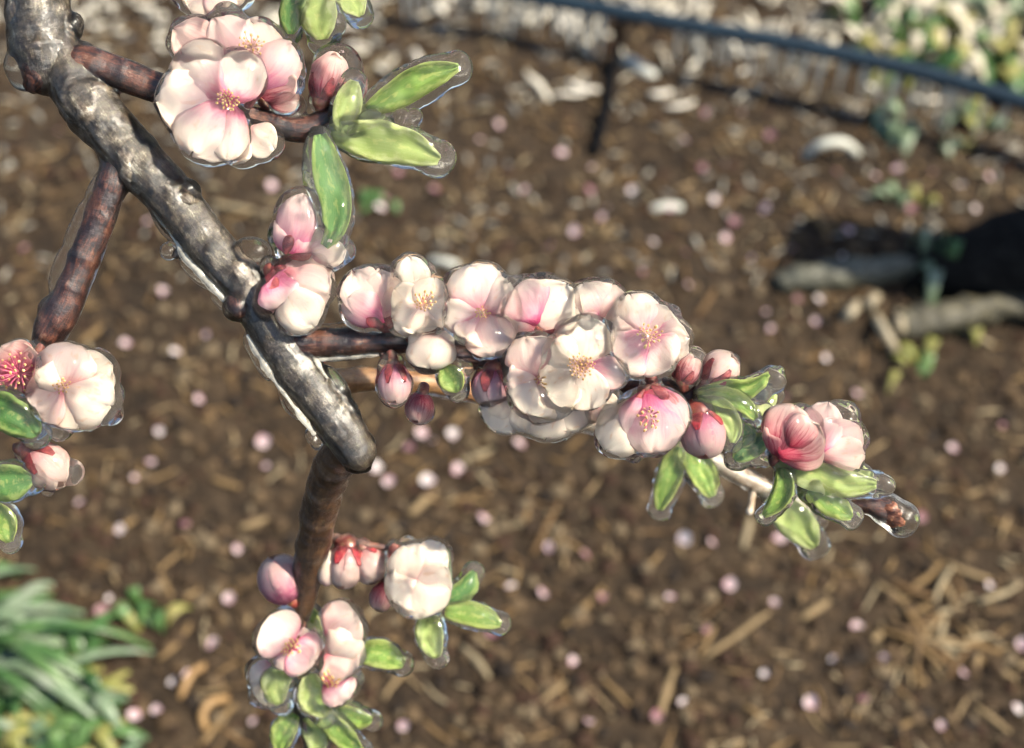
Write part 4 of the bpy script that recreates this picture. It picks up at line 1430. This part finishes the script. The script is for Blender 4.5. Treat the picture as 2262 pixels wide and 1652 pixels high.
flower(root, 64, [(1192, 836, 1165, 752, 92, 4, 16, 'blush'), (1192, 836, 1128, 840, 84, 2, 12, 'blush'), (1195, 846, 1168, 905, 92, 6, 20, 'cream'), (1198, 848, 1232, 912, 92, 2, 14, 'cream'), (1196, 838, 1226, 780, 70, 0, 8, 'blush')],
       'blush', st=(1196, 842, 16, 20, 14, True), calyx=(1160, 800, 1180, 832, 14), drops=[(1160, 775, 4, 34), (1150, 890, 0, 26)])
flower(root, 20, [(1130, 880, 1100, 940, 74, 0, 4, 'cream'), (1165, 890, 1160, 945, 76, 2, 8, 'cream'), (1215, 895, 1210, 958, 84, 0, 6, 'cream'), (1260, 890, 1275, 940, 84, -4, 2, 'cream'), (1300, 880, 1325, 915, 60, -6, 0, 'cream')],
       'cream', calyx=(1200, 830, 1200, 890, 14), drops=[(1214, 958, 2, 17), (1250, 950, 2, 8), (1110, 915, 0, 28), (1290, 910, 0, 30)], label='pale translucent blossom hanging under the shoot with dripping ice')
flower(root, 40, [(1330, 895, 1330, 925, 50, 0, 4, 'blush'), (1320, 880, 1356, 905, 46, 4, 8, 'cream')], 'cream', drops=[(1332, 895, 6, 26)])

bud(root, 36, (868, 806), (872, 886), 26, 'pink', drops=[(870, 850, 0, 44), (872, 866, 0, 38), (862, 812, 0, 32)], stalk_from=(862, 778), th=12)
bud(root, -60, (930, 876), (922, 928), 22, 'red', drops=[(924, 902, 0, 30)], stalk_from=(938, 850), sepals=False)
leaf(root, 30, [(985, 812), (1000, 835), (1012, 862)], 54, 'leaf', 0.4, 0.3, 8, (1010, 850, 26), extra=[(1000, 820, 0, 30), (1025, 815, 0, 22)])
bud(root, 34, (1088, 818), (1085, 892), 36, 'pink', drops=[(1108, 895, 0, 26), (1075, 860, 4, 26)], stalk_from=(1085, 796), sep_len=0.58)
# bell with magenta throat
b = (1432, 872)
flower(root, 60, [(*b, 1440, 985, 110, 10, 18, 'pink'), (*b, 1398, 960, 80, 4, 16, 'pink'), (*b, 1492, 950, 80, 4, 10, 'pink'), (1420, 890, 1345, 985, 84, -8, 0, 'cream'), (*b, 1470, 935, 70, 14, 22, 'red')],
       'pink', st=(1430, 925, 22, 24, 14, True), calyx=(1440, 852, 1434, 876, 20), sep=[(1425, 868, 1412, 905, 24), (1440, 866, 1470, 890, 24)], drops=[(1460, 915, 0, 62), (1402, 1000, 0, 22), (1350, 968, 0, 38), (1440, 960, 4, 50)], label='bell-shaped blossom with deep magenta throat inside clear ice')
bud(root, 48, (1545, 910), (1562, 1004), 46, 'pink', sep_len=0.42, stalk_from=(1535, 886), th=7, drops=[(1560, 975, 6, 40)])
bud(root, 20, (1508, 842), (1530, 790), 24, 'red', drops=[(1534, 788, 0, 24), (1555, 796, 0, 15)], stalk_from=(1510, 866))
bud(root, 22, (1568, 850), (1612, 790), 33, 'blush', drops=[(1612, 800, 0, 26)], stalk_from=(1550, 876), sep_len=0.6)
leaf(root, 44, [(1545, 868), (1600, 858), (1650, 858), (1700, 828)], 46, 'leaf', 0.35, 0.3, 6, (1706, 840, 31), extra=[(1680, 868, 0, 24), (1720, 820, 0, 14)])
leaf(root, 50, [(1545, 878), (1600, 880), (1640, 895), (1668, 925)], 44, 'leaf', 0.35, -0.3, 6, (1690, 905, 18))
leaf(root, 52, [(1550, 880), (1595, 900), (1620, 940), (1618, 978)], 40, 'leaf_pale', 0.35, 0.2, 6)
leaf(root, 40, [(1630, 930), (1655, 960), (1640, 985)], 36, 'leaf_dark', 0.35, 0.4, 7, extra=[(1650, 975, 0, 24)])
leaf(root, 34, [(1690, 970), (1655, 990), (1625, 1015)], 48, 'leaf_dark', 0.35, 0.2, 8, (1690, 1018, 16), extra=[(1670, 1010, 0, 22), (1625, 1015, 0, 18)])
b = (1722, 1000)
flower(root, 50, [(*b, 1748, 900, 92, 6, 20, 'red'), (*b, 1800, 940, 96, 10, 22, 'red'), (*b, 1720, 930, 60, 0, 8, 'red'), (*b, 1815, 1000, 70, 6, 12, 'red'), (1740, 985, 1775, 925, 60, 20, 36, 'red')],
       'red', calyx=(1716, 1020, 1724, 995, 14), drops=[(1762, 950, 6, 56)], th=5, label='crimson-streaked round blossom in ice near the tip')
b = (1805, 1000)
flower(root, 34, [(*b, 1828, 895, 70, 0, 10, 'pink'), (*b, 1890, 950, 84, 2, 8, 'pink'), (*b, 1900, 1005, 70, 4, 8, 'blush'), (*b, 1850, 930, 70, 8, 14, 'pink')],
       'pink', drops=[(1858, 920, 0, 42), (1888, 965, 0, 38), (1870, 1000, 0, 30)], th=8, label='pink and clear ice blossom beside the crimson one')
leaf(root, 40, [(1722, 1018), (1790, 1045), (1870, 1066), (1935, 1070)], 68, 'leaf_pale', 0.25, 0.2, 6, (1950, 1070, 27), extra=[(1785, 1078, 18, 31)])
leaf(root, 44, [(1728, 1030), (1735, 1075), (1718, 1110), (1688, 1140)], 44, 'leaf', 0.5, 0.5, 4)
leaf(root, 34, [(1790, 1082), (1830, 1110), (1880, 1142)], 54, 'leaf', 0.35, -0.2, 7, (1885, 1138, 24))
leaf(root, 8, [(1850, 1050), (1890, 1040), (1920, 1060)], 30, 'leaf_pale', 0.3, 0.2, 8)
leaf(root, 0, [(1650, 900), (1690, 890), (1712, 870)], 34, 'leaf_pale', 0.3, 0.2, 8, extra=[(1700, 890, 0, 22)])

# ------------------------------------------------------------------ cluster at the end of the side shoot
c = (48, 825)
flower(root, 26, [(*c, 10, 770, 90, 0, 12, 'red'), (*c, 75, 772, 80, 0, 10, 'red'), (*c, 100, 850, 80, 2, 12, 'red'), (*c, 40, 880, 90, 2, 14, 'red'), (*c, -20, 840, 90, 0, 12, 'red')],
       'red', st=(50, 822, 14, 44, 26, True), calyx=(85, 765, 62, 795, 14), th=7, label='deep red blossom packed with stamens beside the cream one')
c = (150, 855)
flower(root, 46, [(*c, 165, 775, 104, 4, 16, 'blush'), (*c, 240, 810, 84, 0, 10), (*c, 245, 895, 100, 4, 14), (*c, 190, 925, 90, 2, 10), (*c, 92, 905, 84, 0, 8, 'blush'), (*c, 100, 820, 70, 0, 6)],
       'cream', st=(150, 850, 12, 22, 14), drops=[(240, 796, 0, 17), (130, 942, 0, 33), (115, 925, 0, 28), (222, 870, 4, 34)], label='rounded cream blossom with a clear ice drop hanging below')
leaf(root, 64, [(-30, 880), (20, 905), (62, 935), (82, 960)], 88, 'leaf_dark', 0.3, 0.3, 6, (72, 955, 24))
bud(root, 26, (70, 1000), (140, 1060), 38, 'blush', drops=[(155, 1042, 0, 31), (112, 1000, 0, 20), (105, 1085, 0, 16)], stalk_from=(30, 985), sep_len=0.5)
leaf(root, 66, [(-30, 1075), (20, 1062), (70, 1060)], 82, 'leaf_dark', 0.25, 0.2, 6, (52, 1060, 30))
leaf(root, 50, [(-20, 1110), (12, 1150), (22, 1195)], 56, 'leaf', 0.3, 0.2, 7)
leaf(root, 30, [(20, 870), (70, 895), (105, 890)], 36, 'leaf', 0.3, 0.2, 6)

# ------------------------------------------------------------------ flowers and leaves of the lower shoot
bud(root, -330, (648, 1326), (598, 1232), 48, 'pink', sepals=False, stalk_from=(680, 1305), th=6)
bud(root, -300, (768, 1206), (756, 1296), 38, 'blush', stalk_from=(735, 1185), sep_len=0.44, th=6)
bud(root, -310, (800, 1212), (832, 1282), 36, 'blush', stalk_from=(770, 1190), sep_len=0.34, th=6)
bud(root, -290, (722, 1290), (716, 1215), 18, 'cream', sepals=False, th=7)
bud(root, -330, (852, 1290), (838, 1345), 24, 'red', stalk_from=(850, 1250), sepals=False, th=6)
stalk(Frame(-310), root, (700, 1180, 0), (860, 1210, 10), 12, 7, M['bark_shoot'], 'spur')
c = (925, 1278)
flower(root, -290, [(*c, 900, 1212, 78, 4, 10), (*c, 968, 1208, 60, 4, 10), (*c, 985, 1270, 84, 4, 12), (*c, 945, 1345, 84, 6, 14), (*c, 876, 1318, 78, 4, 12), (*c, 878, 1250, 70, 4, 12)],
       'cream', calyx=(870, 1215, 900, 1255, 14), drops=[(925, 1275, 6, 44)], label='bright cream five-lobed blossom beside three icy leaves')
leaf(root, -320, [(985, 1325), (1025, 1298), (1045, 1262)], 48, 'leaf_dark', 0.35, 0.4, 6, (1042, 1280, 20))
leaf(root, -310, [(985, 1352), (1040, 1358), (1105, 1378)], 50, 'leaf', 0.35, -0.4, 6)
leaf(root, -300, [(950, 1352), (952, 1400), (965, 1450)], 58, 'leaf_pale', 0.35, 0.3, 6, (968, 1440, 16))
c = (648, 1425)
flower(root, -330, [(*c, 595, 1378, 84, 4, 14, 'white'), (*c, 690, 1455, 84, 4, 12, 'pink'), (*c, 640, 1470, 60, 0, 6, 'pink'), (*c, 690, 1410, 50, -4, 2, 'white')],
       'white', st=(648, 1425, 12, 24, 20, True), calyx=(665, 1385, 655, 1410, 12), label='two-petalled pink blossom with a magenta throat on the lower shoot')
c = (735, 1440)
flower(root, -340, [(725, 1400, 785, 1360, 84, 4, 10, 'blush'), (*c, 785, 1400, 84, 4, 10, 'cream'), (*c, 775, 1475, 84, 4, 12, 'blush'), (735, 1500, 765, 1535, 60, 0, 6, 'pink')],
       'blush', st=(735, 1495, 12, 18, 14, True), calyx=(665, 1440, 720, 1440, 12), drops=[(780, 1500, 0, 24), (795, 1425, 0, 18)])
flower(root, -380, [(625, 1470, 570, 1510, 60, 0, 6, 'white'), (620, 1480, 580, 1545, 50, 0, 4, 'cream')], 'white', calyx=(655, 1465, 625, 1472, 8), drops=[(575, 1520, 0, 22)])
leaf(root, -345, [(785, 1445), (840, 1445), (890, 1468)], 56, 'leaf', 0.35, -0.3, 6, (880, 1465, 22))
leaf(root, -335, [(640, 1478), (612, 1510), (620, 1552)], 62, 'leaf_pale', 0.35, 0.3, 6)
leaf(root, -345, [(685, 1490), (690, 1540), (720, 1580)], 60, 'leaf_pale', 0.35, -0.3, 6)
leaf(root, -370, [(720, 1560), (770, 1580), (822, 1590)], 50, 'leaf', 0.35, 0.3, 6, (815, 1592, 18))
leaf(root, -360, [(715, 1565), (750, 1610), (800, 1660)], 52, 'leaf', 0.35, 0.3, 6)
leaf(root, -355, [(690, 1345), (695, 1375), (715, 1400)], 44, 'leaf', 0.35, 0.3, 6)
leaf(root, -375, [(655, 1580), (632, 1610), (620, 1660)], 52, 'leaf', 0.35, 0.3, 6)
leaf(root, -380, [(670, 1590), (700, 1620), (705, 1670)], 50, 'leaf_pale', 0.35, 0.3, 6)

# ------------------------------------------------------------------ leaves of the rear shoot
leaf(root, -430, [(1505, 985), (1480, 1055), (1458, 1125)], 50, 'leaf', 0.35, 0.3, 7, (1468, 1130, 16))
leaf(root, -430, [(1505, 990), (1545, 1040), (1572, 1095)], 60, 'leaf', 0.35, -0.3, 7, (1578, 1090, 18))
leaf(root, -440, [(1700, 1098), (1760, 1150), (1800, 1205)], 74, 'leaf_pale', 0.30, 0.3, 7, (1808, 1195, 22), extra=[(1815, 1150, 0, 18), (1780, 1140, 0, 26)])
wood('spur', [(1665, 1066, -560, 9), (1660, 1110, -560, 8), (1656, 1130, -560, 9)], M['bark_pale'], root, 10, 0.2, 200)

# ------------------------------------------------------------------ second twig above, reaching in at the top
r2 = empty('peach_twig', W(600, -120, -60))
tag(r2, 'peach twig with an icy blossom and green leaves above the main branch', 'twig')
wood('stem', [(300, -170, -80, 18), (450, -120, -70, 18), (600, -90, -70, 17), (700, -60, -60, 16), (740, -50, -50, 12)], M['bark_shoot'], r2, 16, 0.1, 150)
c = (470, -40)
flower(r2, -40, [(*c, 430, 22, 74), (*c, 510, 15, 84), (*c, 550, -30, 74), (*c, 400, -20, 70), (*c, 480, -100, 84)], 'white', st=(470, -40, 12, 24, 16), calyx=(480, -110, 475, -60, 14))
leaf(r2, -40, [(690, -50), (705, 20), (715, 85)], 92, 'leaf_pale', 0.3, 0.3, 6, (712, 80, 14), extra=[(730, 50, 0, 36), (708, 88, 0, 8)])
leaf(r2, -50, [(680, -40), (650, 20), (645, 75)], 56, 'leaf_dark', 0.3, 0.3, 5)
leaf(r2, -50, [(730, -40), (770, -5), (795, 35)], 66, 'leaf_pale', 0.3, -0.3, 7, (800, 20, 24))

# ------------------------------------------------------------------ keep every part where it was modelled
for o in bpy.data.objects:
    if o.parent is not None:
        o.matrix_parent_inverse = o.parent.matrix_basis.inverted()
